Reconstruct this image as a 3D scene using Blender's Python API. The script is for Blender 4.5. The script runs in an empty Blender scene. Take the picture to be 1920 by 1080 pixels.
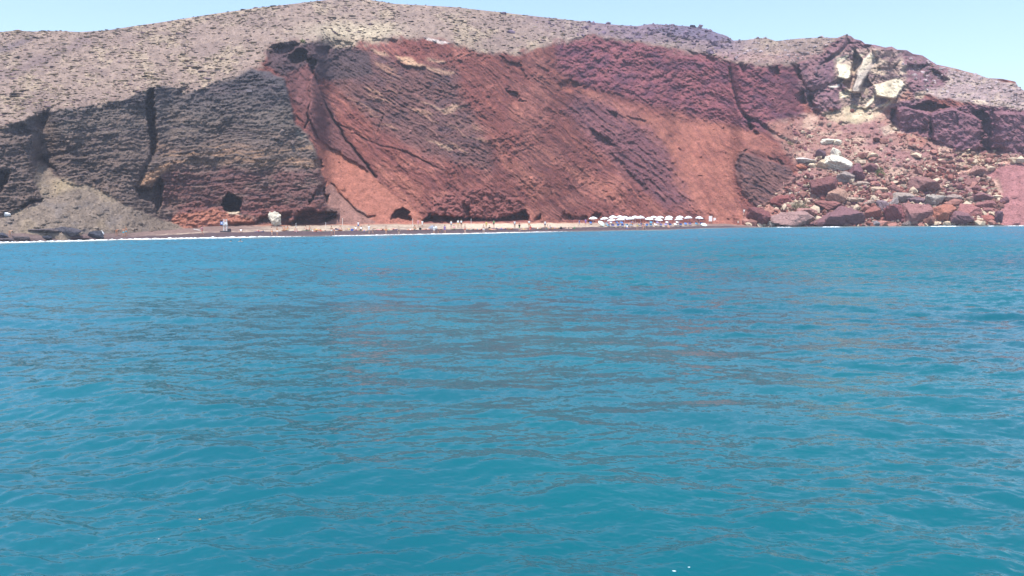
import bpy, bmesh, math, random
import numpy as np
from mathutils import Matrix, Vector

# ------------------------------------------------------------------ camera, sky, sun, exposure
S = bpy.context.scene
C = S.collection
FPX, CAMH = 1507.0, 5.0                      # focal length in photo pixels, eye height over the sea
PITCH, ROLL = math.radians(-5.61), math.radians(-0.41)
cam = bpy.data.cameras.new('camera'); cam_o = bpy.data.objects.new('camera', cam); C.objects.link(cam_o)
cam.sensor_width = 36; cam.lens = 36 * FPX / 1920; cam.clip_end = 20000; cam.clip_start = 0.1
CM = Matrix.Translation((0, 0, CAMH)) @ Matrix.Rotation(math.pi / 2 + PITCH, 4, 'X') @ Matrix.Rotation(ROLL, 4, 'Z')
cam_o.matrix_world = CM
S.camera = cam_o

TOSUN = Vector((-0.05, -0.31, 0.93)).normalized()
SUN_EL = math.asin(TOSUN.z); SUN_AZ = math.atan2(TOSUN.x, TOSUN.y)
W = bpy.data.worlds.new('World'); S.world = W; W.use_nodes = True
wn = W.node_tree.nodes; wl = W.node_tree.links
sky = wn.new('ShaderNodeTexSky'); sky.sky_type = 'NISHITA'; sky.sun_disc = False
sky.sun_elevation = SUN_EL; sky.sun_rotation = SUN_AZ
sky.air_density = 1.0; sky.dust_density = 1.3; sky.ozone_density = 2.2; sky.altitude = 0
bg = wn['Background']; bg.inputs['Strength'].default_value = 0.15
wl.new(sky.outputs[0], bg.inputs[0])
sl = bpy.data.lights.new('sun', 'SUN'); sl.energy = 3.2; sl.angle = math.radians(0.5); sl.color = (1, 0.955, 0.89)
so = bpy.data.objects.new('sun', sl); C.objects.link(so); so.rotation_euler = TOSUN.to_track_quat('Z', 'Y').to_euler()
S.view_settings.view_transform = 'Standard'; S.view_settings.look = 'None'
S.view_settings.exposure = 0.92; S.view_settings.gamma = 1.0
S.cycles.use_denoising = True

# ------------------------------------------------------------------ numpy helpers
rng = np.random.default_rng(7); random.seed(7)
RM = np.array(CM.to_3x3())
def ray(px, py):
    px = np.asarray(px, float); py = np.asarray(py, float)
    v = np.stack([(px - 960) / FPX, -(py - 540) / FPX, -np.ones_like(px + py)], -1)
    return v @ RM.T
def at(px, py, d):
    """world point seen at photo pixel (px,py) at depth d metres from the viewpoint"""
    r = ray(px, py); t = np.asarray(d) / r[..., 1]
    return np.stack([r[..., 0] * t, r[..., 1] * t, CAMH + r[..., 2] * t], -1)
def tane(px, py):
    r = ray(px, py); return r[..., 2] / r[..., 1]
_P = rng.permutation(512); _P = np.concatenate([_P, _P])
_A = rng.random(512) * 2 * np.pi; _G = np.stack([np.cos(_A), np.sin(_A)], -1)
def noise(x, y, s=0):
    x = x + s * 17.31; y = y + s * 9.77
    xi = np.floor(x).astype(int); yi = np.floor(y).astype(int); xf = x - xi; yf = y - yi
    def g(a, b):
        h = _P[(_P[(xi + a) & 511] + yi + b) & 511]; v = _G[h]
        return v[..., 0] * (xf - a) + v[..., 1] * (yf - b)
    u = xf * xf * xf * (xf * (xf * 6 - 15) + 10); v = yf * yf * yf * (yf * (yf * 6 - 15) + 10)
    a = g(0, 0) * (1 - u) + g(1, 0) * u; b = g(0, 1) * (1 - u) + g(1, 1) * u
    return (a * (1 - v) + b * v) * 1.5
def fbm(x, y, o=4, s=0, gain=0.5):
    t = 0; a = 1
    for k in range(o):
        t = t + a * noise(x, y, s + k); x = x * 2.03; y = y * 2.03; a *= gain
    return t
def ridged(x, y, o=4, s=0, gain=0.55):
    t = 0; a = 1
    for k in range(o):
        t = t + a * (1 - 2 * np.abs(noise(x, y, s + k))); x = x * 2.07; y = y * 2.07; a *= gain
    return t * 0.5
_R2 = rng.random((512, 3))
def cells(x, y, s=0):
    """worley: F1, F2, id value"""
    x = x + s * 13.7; y = y + s * 7.1
    xi = np.floor(x).astype(int); yi = np.floor(y).astype(int)
    f1 = np.full(x.shape, 9.0); f2 = np.full(x.shape, 9.0); iv = np.zeros(x.shape)
    for a in (-1, 0, 1):
        for b in (-1, 0, 1):
            h = _P[(_P[(xi + a) & 511] + yi + b) & 511]; r = _R2[h]
            dd = np.hypot(xi + a + r[..., 0] - x, yi + b + r[..., 1] - y)
            m = dd < f1
            f2 = np.where(m, f1, np.minimum(f2, dd)); iv = np.where(m, r[..., 2], iv); f1 = np.where(m, dd, f1)
    return f1, f2, iv
def sst(a, b, x):
    t = np.clip((x - a) / (b - a), 0, 1); return t * t * (3 - 2 * t)
def seg_dist(X, Y, pts, closed=False):
    d = np.full(X.shape, 1e9); n = len(pts)
    for i in range(n if closed else n - 1):
        (x0, y0), (x1, y1) = pts[i], pts[(i + 1) % n]
        vx, vy = x1 - x0, y1 - y0; L = vx * vx + vy * vy + 1e-9
        t = np.clip(((X - x0) * vx + (Y - y0) * vy) / L, 0, 1)
        d = np.minimum(d, np.hypot(X - x0 - t * vx, Y - y0 - t * vy))
    return d
def polymask(X, Y, pts, soft):
    """soft inside mask of a polygon in photo pixels"""
    out = np.zeros(X.shape); p = np.array(pts, float)
    bb = (X > p[:, 0].min() - soft - 1) & (X < p[:, 0].max() + soft + 1) & (Y > p[:, 1].min() - soft - 1) & (Y < p[:, 1].max() + soft + 1)
    if not bb.any(): return out
    x = X[bb]; y = Y[bb]; ins = np.zeros(x.shape, bool); n = len(pts)
    for i in range(n):
        (x0, y0), (x1, y1) = pts[i], pts[(i + 1) % n]
        if y0 != y1: ins ^= ((y0 > y) != (y1 > y)) & (x < (x1 - x0) * (y - y0) / (y1 - y0) + x0)
    d = seg_dist(x, y, pts, True); sd = np.where(ins, d, -d)
    out[bb] = sst(-soft, soft, sd); return out
def linemask(X, Y, pts, w):
    out = np.zeros(X.shape); p = np.array(pts, float); m = 3 * w
    bb = (X > p[:, 0].min() - m) & (X < p[:, 0].max() + m) & (Y > p[:, 1].min() - m) & (Y < p[:, 1].max() + m)
    if bb.any(): out[bb] = np.exp(-(seg_dist(X[bb], Y[bb], pts) / w) ** 2)
    return out
def lin(c):
    c = np.asarray(c, float) / 255.0
    return np.where(c <= 0.04045, c / 12.92, ((c + 0.055) / 1.055) ** 2.4)
def blur(a, n, axis):
    if n < 1: return a
    k = np.exp(-np.linspace(-2, 2, 2 * n + 1) ** 2); k /= k.sum()
    a = np.moveaxis(a, axis, -1); p = np.pad(a, [(0, 0)] * (a.ndim - 1) + [(n, n)], mode='edge'); o = np.zeros_like(a)
    for i, w in enumerate(k): o += w * p[..., i:i + a.shape[-1]]
    return np.moveaxis(o, -1, axis)

# ------------------------------------------------------------------ mesh helpers
def mesh_np(name, V, F, smooth=True):
    me = bpy.data.meshes.new(name); V = np.ascontiguousarray(V, np.float32); F = np.ascontiguousarray(F, np.int32)
    n = F.shape[1]
    me.vertices.add(len(V)); me.vertices.foreach_set('co', V.ravel())
    me.loops.add(F.size); me.loops.foreach_set('vertex_index', F.ravel())
    me.polygons.add(len(F)); me.polygons.foreach_set('loop_start', np.arange(0, F.size, n, dtype=np.int32))
    me.polygons.foreach_set('loop_total', np.full(len(F), n, np.int32))
    me.polygons.foreach_set('use_smooth', np.full(len(F), smooth, bool))
    me.update(calc_edges=True); return me
def grid_faces(r, c):
    i = np.arange(r * c).reshape(r, c)
    return np.stack([i[:-1, :-1], i[:-1, 1:], i[1:, 1:], i[1:, :-1]], -1).reshape(-1, 4)
def color_attr(me, name, rgb):
    a = me.attributes.new(name, 'FLOAT_COLOR', 'POINT'); d = np.ones((len(me.vertices), 4), np.float32); d[:, :3] = rgb
    a.data.foreach_set('color', d.ravel())
def float_attr(me, name, v):
    a = me.attributes.new(name, 'FLOAT', 'POINT'); a.data.foreach_set('value', np.ascontiguousarray(v, np.float32))
def obj(name, me, mat=None, parent=None, label=None, cat=None, group=None, kind=None, color=None, loc=None, rotz=None):
    o = bpy.data.objects.new(name, me); C.objects.link(o)
    if mat and me is not None and not me.materials: me.materials.append(mat)
    if parent: o.parent = parent
    if label: o['label'] = label
    if cat: o['category'] = cat
    if group: o['group'] = group
    if kind: o['kind'] = kind
    if color is not None: o.color = (*color[:3], 1)
    if loc is not None: o.location = loc
    if rotz is not None: o.rotation_euler = (0, 0, rotz)
    return o

# ------------------------------------------------------------------ materials
def new_mat(name):
    m = bpy.data.materials.new(name); m.use_nodes = True
    return m, m.node_tree.nodes, m.node_tree.links, m.node_tree.nodes['Principled BSDF']
def rock_material(name, src, bump=0.35, scale=1.0, lo=0.72, hi=1.28, rough=0.95):
    """geology colour times fine grain, with fine relief"""
    m, n, l, p = new_mat(name)
    if src == 'object': a = n.new('ShaderNodeObjectInfo'); col = a.outputs['Color']
    else: a = n.new('ShaderNodeAttribute'); a.attribute_name = src; col = a.outputs['Color']
    g = n.new('ShaderNodeNewGeometry')
    t1 = n.new('ShaderNodeTexNoise'); t1.inputs['Scale'].default_value = 1.6 * scale; t1.inputs['Detail'].default_value = 8; t1.inputs['Roughness'].default_value = 0.7
    t2 = n.new('ShaderNodeTexNoise'); t2.inputs['Scale'].default_value = 0.35 * scale; t2.inputs['Detail'].default_value = 5
    l.new(g.outputs['Position'], t1.inputs['Vector']); l.new(g.outputs['Position'], t2.inputs['Vector'])
    r = n.new('ShaderNodeMapRange'); r.inputs['From Min'].default_value = 0.3; r.inputs['From Max'].default_value = 0.7
    r.inputs['To Min'].default_value = lo; r.inputs['To Max'].default_value = hi; l.new(t1.outputs['Fac'], r.inputs['Value'])
    r2 = n.new('ShaderNodeMapRange'); r2.inputs['From Min'].default_value = 0.3; r2.inputs['From Max'].default_value = 0.7
    r2.inputs['To Min'].default_value = 0.9; r2.inputs['To Max'].default_value = 1.1; l.new(t2.outputs['Fac'], r2.inputs['Value'])
    mu = n.new('ShaderNodeMath'); mu.operation = 'MULTIPLY'; l.new(r.outputs[0], mu.inputs[0]); l.new(r2.outputs[0], mu.inputs[1])
    mx = n.new('ShaderNodeVectorMath'); mx.operation = 'SCALE'; l.new(col, mx.inputs[0]); l.new(mu.outputs[0], mx.inputs['Scale'])
    out = mx.outputs[0]
    if src == 'object':   # rock kept wet and dark by the wash at the waterline
        sp = n.new('ShaderNodeSeparateXYZ'); l.new(g.outputs['Position'], sp.inputs[0]); ad = n.new('ShaderNodeMath'); ad.operation = 'MULTIPLY_ADD'; l.new(t2.outputs['Fac'], ad.inputs[0]); ad.inputs[1].default_value = -.8; l.new(sp.outputs['Z'], ad.inputs[2])
        wr = n.new('ShaderNodeMapRange'); wr.inputs['From Min'].default_value = -.05; wr.inputs['From Max'].default_value = .2; wr.inputs['To Min'].default_value = .42; l.new(ad.outputs[0], wr.inputs['Value'])
        mw = n.new('ShaderNodeVectorMath'); mw.operation = 'SCALE'; l.new(out, mw.inputs[0]); l.new(wr.outputs[0], mw.inputs['Scale']); out = mw.outputs[0]
    l.new(out, p.inputs['Base Color'])
    b = n.new('ShaderNodeBump'); b.inputs['Strength'].default_value = bump; b.inputs['Distance'].default_value = 0.4
    l.new(t1.outputs['Fac'], b.inputs['Height']); l.new(b.outputs[0], p.inputs['Normal'])
    p.inputs['Roughness'].default_value = rough; p.inputs['Specular IOR Level'].default_value = 0.12
    return m
M_cliff = rock_material('cliff_rock', 'geology', 0.8, 1.5, .55, 1.45)
M_beach = rock_material('beach_shingle', 'geology', 0.5, 2.2, 0.8, 1.2)
M_boulder = rock_material('boulder_rock', 'object', 0.9, 1.6, 0.6, 1.4)
M_rubble = rock_material('rubble_rock', 'geology', 0.3, 2.0)
M_scrub = rock_material('scrub_twigs', 'geology', 0.6, 4.0, 0.6, 1.35)
def plain(name, rough=0.7, spec=0.3, scale=6.0, var=0.12):
    m, n, l, p = new_mat(name); a = n.new('ShaderNodeObjectInfo'); t = n.new('ShaderNodeTexNoise'); t.inputs['Scale'].default_value = scale
    tc = n.new('ShaderNodeTexCoord'); l.new(tc.outputs['Object'], t.inputs['Vector'])
    r = n.new('ShaderNodeMapRange'); r.inputs['To Min'].default_value = 1 - var; r.inputs['To Max'].default_value = 1 + var; l.new(t.outputs['Fac'], r.inputs['Value'])
    mx = n.new('ShaderNodeVectorMath'); mx.operation = 'SCALE'; l.new(a.outputs['Color'], mx.inputs[0]); l.new(r.outputs[0], mx.inputs['Scale'])
    l.new(mx.outputs[0], p.inputs['Base Color']); p.inputs['Roughness'].default_value = rough; p.inputs['Specular IOR Level'].default_value = spec
    return m
M_skin = plain('skin', 0.55, 0.3); M_cloth = plain('cloth', 0.9, 0.1); M_hair = plain('hair', 0.6, 0.2); M_paint = plain('painted', 0.5, 0.4)

# ------------------------------------------------------------------ terrain layout (photo pixels -> metres)
def table(px, pts):
    p = np.array(pts, float); return np.interp(px, p[:, 0], p[:, 1])
SKYL = [(-260,66),(0,60),(30,57),(60,59),(110,58),(150,60),(200,57),(250,49),(300,42),(400,26),(480,15),(560,6),(600,1),(640,-3),(690,-1),(740,7),(850,13),(930,22),(1000,30),(1100,41),(1160,47),(1195,49),(1220,45),(1260,47),(1300,50),(1325,54),(1345,62),(1362,67),(1375,76),(1400,75),(1420,71),(1440,72),(1455,77),(1500,72),(1540,70),(1570,71),(1585,65),(1595,67),(1602,73),(1615,76),(1622,82),(1640,84),(1660,89),(1672,87),(1682,93),(1700,94),(1712,101),(1730,104),(1745,114),(1756,121),(1790,128),(1815,135),(1835,140),(1850,146),(1880,148),(1904,153),(1908,161),(1920,170),(2000,205),(2180,245)]
FOOT = [(-260,439,1.4),(0,438,1.45),(120,438,1.3),(240,437,1.05),(320,431,1.3),(400,424,1.9),(480,421.5,2.1),(640,420,2.05),(800,418,2.05),(900,417,2.0),(1000,417,1.8),(1100,417,1.4),(1200,417.5,1.15),(1300,418,0.95),(1360,419,0.9),(1400,422,0.5),(1430,425.5,-0.05),(1920,423,-0.1),(2180,422,-0.1)]
WATERL = [(-260,458),(0,455),(240,449),(480,444.5),(700,441),(900,437.5),(1100,433),(1250,430.5),(1330,427.5),(1400,426.5),(1430,426.2),(1920,423.5),(2180,422)]
def sky_py(px): return table(px, SKYL)
def foot_py(px): return table(px, [(a, b) for a, b, c in FOOT])
def foot_z(px): return table(px, [(a, c) for a, b, c in FOOT])
def depth_for(px, py, z): return (z - CAMH) / tane(px, py)
def water_d(px): return depth_for(px, table(px, WATERL), 0.0)
def foot_d(px): return depth_for(px, foot_py(px), foot_z(px))
BRINK = [(-260,262),(-60,250),(0,241),(30,228),(60,214),(95,204),(150,199),(190,192),(230,185),(270,172),(285,163),(340,160),(350,171),(385,166),(400,152),(430,141),(470,127),(492,118),(497,92),(520,81),(560,76),(600,78),(650,84),(690,76),(740,71),(780,66),(830,74),(880,86),(900,97),(960,97),(1000,90),(1040,76),(1100,68),(1160,70),(1220,80),(1290,95),(1340,105),(1400,118),(1440,121),(1490,118),(1530,104),(1560,82),(1575,70),(1590,62),(1660,86),(1700,97),(1760,122)]
HILLP = BRINK[:-1] + [(1700,90),(1700,-60),(-260,-60)]
GREYP = [(-260,262),(-60,250),(0,241),(60,214),(95,204),(150,199),(230,185),(285,163),(340,160),(350,171),(385,166),(400,152),(430,141),(470,127),(500,134),(532,147),(540,178),(548,210),(556,232),(578,256),(594,285),(602,325),(611,343),(604,358),(614,382),(636,400),(600,418),(300,428),(-260,470)]
TALUS = [(72,304),(84,308),(100,328),(135,348),(170,347),(200,362),(240,385),(290,405),(350,428),(420,436),(420,470),(-260,470),(-260,420),(0,407),(45,388),(78,378),(62,340)]
UPCLIFF = [(1040,78),(1100,68),(1160,72),(1220,82),(1290,97),(1340,107),(1440,124),(1500,120),(1530,160),(1500,200),(1520,240),(1470,248),(1410,240),(1300,215),(1200,190),(1150,172),(1090,160),(1050,130)]
RUBBLE = [(1440,232),(1520,215),(1590,190),(1640,190),(1690,240),(1760,270),(1840,285),(1900,288),(2180,300),(2180,450),(1390,450),(1395,405),(1440,382),(1478,345),(1500,320),(1480,292)]
BLOCKS = [(1675,200),(1704,197),(1745,212),(1780,200),(1830,197),(1920,206),(2180,225),(2180,310),(1925,292),(1862,283),(1835,285),(1793,282),(1745,262),(1690,245),(1672,225)]
RHILL = [(1700,97),(1760,124),(1908,160),(2000,205),(2180,240),(2180,225),(1920,206),(1830,195),(1780,186),(1735,176),(1715,150),(1690,120)]
CRAG = [(1500,118),(1540,104),(1575,68),(1600,66),(1700,92),(1735,104),(1780,130),(1770,160),(1720,178),(1740,190),(1700,215),(1640,205),(1590,200),(1560,212),(1520,205),(1500,170)]

NC, NR = 1700, 330
PX = np.linspace(-260, 2180, NC)[None, :].repeat(NR, 0)
pf = foot_py(PX[0]); ps = sky_py(PX[0])
tt = np.linspace(0, 1, NR)[:, None]
PY = pf[None] + (ps - pf)[None] * tt
wob = fbm(PX / 26, PY / 20, 3, 90) * 3.2
wob2 = fbm(PX / 26, PY / 20, 3, 95) * 3.2
PXW, PYW = PX + wob, PY + wob2
pm = lambda pts, soft=4: polymask(PXW, PYW, pts, soft)
m_hill = pm(HILLP, 4); m_grey = pm(GREYP, 3); m_tal = pm(TALUS, 3); m_up = pm(UPCLIFF, 10)
m_rub = pm(RUBBLE, 8); m_blk = pm(BLOCKS, 3); m_rh = pm(RHILL, 4); m_crag = pm(CRAG, 6)
LOOSE1 = [(595,262),(640,290),(690,320),(745,375),(790,400),(800,432),(640,432),(632,400),(613,385),(606,350),(600,300)]
BROWNFAN = [(606,352),(620,345),(650,375),(690,405),(704,420),(700,432),(560,432),(600,421),(634,400),(615,383)]
LOOSE2 = [(1090,165),(1160,200),(1200,215),(1350,235),(1410,250),(1480,290),(1390,284),(1374,330),(1380,370),(1398,405),(1400,425),(1330,425),(1300,380),(1260,340),(1250,280),(1200,240),(1130,190)]
CRESC = [(1386,284),(1480,312),(1492,335),(1462,370),(1425,390),(1395,365),(1377,325)]
DARKBAND = [(1060,205),(1080,180),(1150,188),(1190,212),(1200,225),(1250,262),(1266,310),(1305,380),(1250,392),(1185,335),(1120,275)]
LAYERS = [(640,86),(700,95),(760,128),(800,120),(855,132),(862,180),(895,230),(925,300),(915,318),(800,288),(700,228),(640,170),(596,120)]
RECTOP = [(495,92),(520,80),(600,76),(650,85),(690,100),(700,140),(640,150),(600,150),(580,122),(540,140),(520,150),(535,148),(505,125)]
SLABL = [(528,150),(575,118),(588,138),(612,185),(640,240),(670,290),(720,350),(690,325),(640,292),(597,264),(575,240),(552,190)]
LUMPS = [(800,415),(815,378),(845,362),(905,352),(940,352),(950,365),(985,380),(985,418),(950,425),(800,425)]
RSLAB = [(1845,325),(1880,312),(1925,300),(2180,270),(2180,450),(1885,450),(1874,420),(1878,370)]
m_l1 = pm(LOOSE1, 3); m_bf = pm(BROWNFAN, 1.5); m_l2 = pm(LOOSE2, 10); m_cr = pm(CRESC, 2.5); m_db = pm(DARKBAND, 13)
m_lay = pm(LAYERS, 15); m_rt = pm(RECTOP, 5); m_sl = pm(SLABL, 2.5); m_lump = pm(LUMPS, 5); m_rs = pm(RSLAB, 4)

# slope of each piece of the hillside (degrees), integrated upwards from the foot
SL = np.full(PX.shape, 53.0)
for msk, s in ((m_grey, 69), (m_sl, 56), (m_l1, 38), (m_lay, 57), (m_l2, 41), (m_up, 62), (m_lump, 66), (m_rub, 36), (m_cr, 60),
               (m_crag, 63), (m_hill, 27), (m_rh, 27), (m_blk, 77), (m_tal, 36), (m_rs, 44), (m_bf, 36)):
    SL = SL * (1 - msk) + s * msk
SL = blur(SL, 5, 1)
TE = tane(PX, PY); TS = np.tan(np.radians(SL))
D = np.zeros(PX.shape); Zb = np.zeros(PX.shape)
D[0] = foot_d(PX[0]); Zb[0] = foot_z(PX[0])
for j in range(1, NR):
    ts = 0.5 * (TS[j] + TS[j - 1])
    D[j] = (Zb[j - 1] - CAMH - D[j - 1] * ts) / (TE[j] - ts); Zb[j] = CAMH + D[j] * TE[j]
D = blur(D, 14, 1)
Ds = blur(blur(D, 90, 1), 60, 1); kk = np.clip(blur(m_hill, 45, 0) * 2 - 1, 0, 1); D = D * (1 - kk) + Ds * kk

# ---- relief, metres away from the viewer (+) or proud (-)
xm, ym = PX * 0.125, PY * 0.125
R = np.zeros(PX.shape); m_gr = m_grey * (1 - m_tal)
m_top = np.clip(m_hill + m_rh, 0, 1)
m_soft = np.clip(m_l1 + m_bf + m_tal + m_l2 * 0.8 + m_rs, 0, 1)
patch = .3 + .7 * sst(-.25, .45, fbm(xm / 13 + .5 * ym / 13, ym / 9, 3, 5)); calm = np.clip(m_grey + m_lump + m_up + m_rub + m_crag + m_blk + m_lay + m_db + m_rt, 0, 1)
m_rockface = (1 - .5 * m_lay - .3 * m_up - .4 * m_db) * (1 - m_top) * (1 - 0.85 * m_soft) * (calm * (.55 + .45 * patch) + (1 - calm) * patch * .6)
R += 1.6 * fbm(xm / 16, ym / 13, 3, 1) * (0.35 + 0.65 * m_rockface)                       # buttresses
R -= 0.5 * ridged(xm / 4.2, ym / 3.4, 5, 10) * m_rockface * (0.8 + 0.7 * m_lump + 0.4 * m_up) * (1 - .55 * m_gr)
R += .30 * fbm(xm / .75, ym / .6, 3, 24, .7) * m_rockface * (1 - .3 * m_gr)
R += 0.55 * fbm(xm / 1.6, ym / 1.2, 4, 20, .65) * (1 - .6 * m_gr) * (m_rockface + 0.18 * m_soft + 0.35 * m_top)
# bedding: flat in the grey cliff, dipping to the right elsewhere, curving in the crescent
def bedding(dip, s, lx, ly):
    c, q = math.cos(dip), math.sin(dip)
    a = xm * c + ym * q + 3.0 * fbm(xm / 12, ym / 12, 3, s); b = -xm * q + ym * c + 1.2 * fbm(xm / 12, ym / 12, 4, s + 3)
    n1 = noise(a / lx, b / ly, s + 5) + 0.6 * noise(a / (lx * .6), b / (ly * .45), s + 6)
    return n1, b
bg_flat, bb0 = bedding(math.radians(-4), 30, 14, 0.9)
bg_dip, bb1 = bedding(math.radians(28), 34, 12, 1.0)
bg_st, bb2 = bedding(math.radians(38), 38, 11, 1.0)

step = lambda n: np.tanh(n * 1.7)
R += 0.15 * step(bg_flat) * m_gr
wd = np.clip(m_lay + m_db, 0, 1) * (1 - m_grey)
R += (0.2 * step(bg_dip)) * np.clip(m_lay, 0, 1) + 0.42 * step(bg_st) * m_db
fst_ = bedding(math.radians(40), 230, 9, .38)[0]; ffl_ = bedding(math.radians(-5), 240, 16, .36)[0]
R += .16 * np.tanh(fst_ * 2) * (1 - m_top) * (1 - m_grey) * (1 - .8 * m_soft) * (1 - m_rub) + .15 * np.tanh(ffl_ * 2.2) * m_gr * (.35 + .75 * sst(-.3, .4, fbm(xm / 7, ym / 4, 3, 310))) + .13 * np.tanh(2 * bedding(math.radians(27), 260, 12, .36)[0]) * m_lay
mid = np.clip(1 - m_top - m_grey - m_tal - m_rub - m_blk - m_crag - m_lay - m_db - m_up, 0, 1)
R += 0.2 * step(bg_st) * mid * (1 - 0.6 * m_soft) + 0.2 * step(bg_dip) * m_up
bx = bedding(math.radians(24), 44, 10, 0.75)[0]
R += 0.3 * step(bx) * m_cr - 1.2 * m_cr
# clasts and lumps stuck in the ash
for sc, amp, thr, s in ((1.5, 0.55, 0.80, 1), (0.8, 0.35, 0.72, 2), (2.6, 0.9, 0.90, 3)):
    f1, f2, iv = cells(xm / sc, ym / (sc * .8), s)
    R -= amp * np.where(iv > thr, np.sqrt(np.clip(1 - (f1 / 0.42) ** 2, 0, 1)), 0) * (m_rockface * (1 - .25 * m_gr) + 0.45 * m_soft * (iv > .9))
f1, f2, iv = cells(xm / 1.35, ym / 1.0, 7)
R -= 0.6 * np.clip(0.5 - f1, 0, 1) * 1.6 * m_lump
f1, f2, iv = cells(xm / 2.3 + 0.3 * noise(xm, ym, 4), ym / 1.8, 8)
R += (0.5 * (iv - 0.5) - 0.15 * sst(0, .3, f2 - f1) - .55 * ridged(xm / 5 + .4 * ym / 5, ym / 3, 4, 190)) * m_up
# crags and blocks on the right: faceted
f1, f2, iv = cells(xm / 6.5 + 0.4 * fbm(xm / 4, ym / 4, 3, 6), ym / 5.5 + .35 * fbm(xm / 4, ym / 4, 3, 9), 12)
fac = (iv - 0.5) * 2.6 - .6 * sst(0, 0.2, f2 - f1)
R += fac * np.clip(m_crag + 0.6 * m_blk, 0, 1)
f1, f2, iv = cells(xm / 1.7, ym / 1.3, 14)
R += ((iv - 0.5) * 0.9 - 0.6 * np.clip(.5 - f1, 0, 1)) * m_rub * (1 - m_rs) * 0.7
f1, f2, iv = cells(xm / 2.1 + .8 * noise(xm / 2, ym, 77), ym / 0.9 + .5 * noise(xm / 2, ym, 78), 16)
rockytop = sst(900, 1250, PX) * m_top * sst(70, 0, PY - ps[None] - 15 * sst(1300, 1480, PX))
R -= (1.8 * np.clip(.6 - f1, 0, 1)) * rockytop + 0.4 * np.clip(.55 - f1, 0, 1) * m_top * sst(1380, 1450, PX)
R -= 0.25 * np.clip(.6 - f1, 0, 1) * m_top

wob3 = noise(PX / 7, PY / 6, 99) * 2.6; wob4 = noise(PX / 7, PY / 6, 98) * 2.6
def cut(pts, depth, soft=2.0): 
    global R
    R = R + depth * polymask(PXW * .5 + PX * .5 + wob3, PYW * .5 + PY * .5 + wob4, pts, soft)
def groove(pts, w, depth):
    global R
    R = R + depth * linemask(PXW * .6 + PX * .4, PYW * .6 + PY * .4, pts, w)
# grey cliff stands proud of the red hollow beside it
R -= 3.0 * m_gr * sst(380, 560, PX) * sst(110, 160, PY)
cut([(281,168),(288,166),(287,190),(290,215),(293,250),(294,276),(289,292),(284,290),(281,250),(277,222),(274,196),(276,176)], 6.5, 3)      # tall cleft
groove([(284,296),(270,325),(258,345)], 5, 1.5)
cut([(252,349),(285,354),(300,330),(306,352),(302,385),(296,400),(288,380),(262,372)], 4.0, 3)
cut([(62,228),(76,216),(92,208),(94,220),(84,240),(64,240)], 1.8, 7)
cut([(-10,240),(40,232),(70,250),(30,262),(-10,262)], 2.0, 6); cut([(0,320),(15,322),(12,345),(0,360)], 2.6, 4)
groove([(70,302),(80,296),(100,318),(108,330)], 3, 1.6); groove([(80,298),(125,285),(155,272)], 4, 0.8)
groove([(40,388),(60,378),(78,376)], 3, 2.0)
cut([(338,160),(352,160),(356,172),(344,182),(335,178)], 1.6, 4)
cut([(419,370),(428,363),(440,366),(447,372),(453,372),(450,396),(424,396),(417,384)], 11, 1.6)                  # cave
cut([(500,86),(560,82),(545,100),(520,112),(505,112)], 3.0, 5); cut([(540,105),(562,92),(573,95),(576,112),(556,122),(546,120)], 5.5, 3)
cut([(574,110),(596,112),(590,125),(586,139),(578,120)], 4.5, 2.5); cut([(594,90),(618,86),(614,102),(596,100)], 3, 4)
groove([(586,138),(600,170),(613,205),(630,232),(645,258),(680,300),(704,333)], 2.2, 2.6)
R -= 1.6 * pm([(584,138),(602,170),(632,240),(690,320),(640,290),(598,262),(576,215),(580,160)], 2)             # raised slab
groove([(582,150),(581,195),(577,225),(572,240)], 1.6, 1.2)
cut([(590,305),(602,300),(604,316),(592,316)], 3.0, 3); cut([(598,350),(612,342),(606,358),(615,382),(617,366),(590,366),(580,382)], 3.5, 3)
cut([(548,416),(560,398),(585,392),(600,398),(632,398),(620,412),(600,420),(555,422)], 6.0, 3); cut([(478,418),(490,406),(506,404),(545,400),(540,418),(500,420)], 2.6, 4)
cut([(733,410),(742,394),(752,390),(764,394),(772,414),(758,414),(745,408)], 5.5, 2)                              # arch cave
groove([(622,345),(645,372),(670,398),(690,408),(702,406)], 2.0, 1.3)
cut([(790,418),(808,402),(860,408),(930,412),(985,394),(990,410),(996,424),(800,424)], 5.5, 3)                      # long undercut
cut([(868,382),(880,388),(880,408),(868,406)], 2.0, 3); cut([(1000,412),(1012,402),(1014,414),(1000,420)], 2.5, 2)
cut([(1050,418),(1056,400),(1080,408),(1100,406),(1102,420)], 2.0, 3); cut([(1108,408),(1118,396),(1126,404),(1122,418)], 2.2, 3)
groove([(700,205),(720,215),(714,235),(708,250)], 1.4, .8); groove([(630,230),(660,248),(700,270),(760,285),(830,320)], 1.8, .7)
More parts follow.
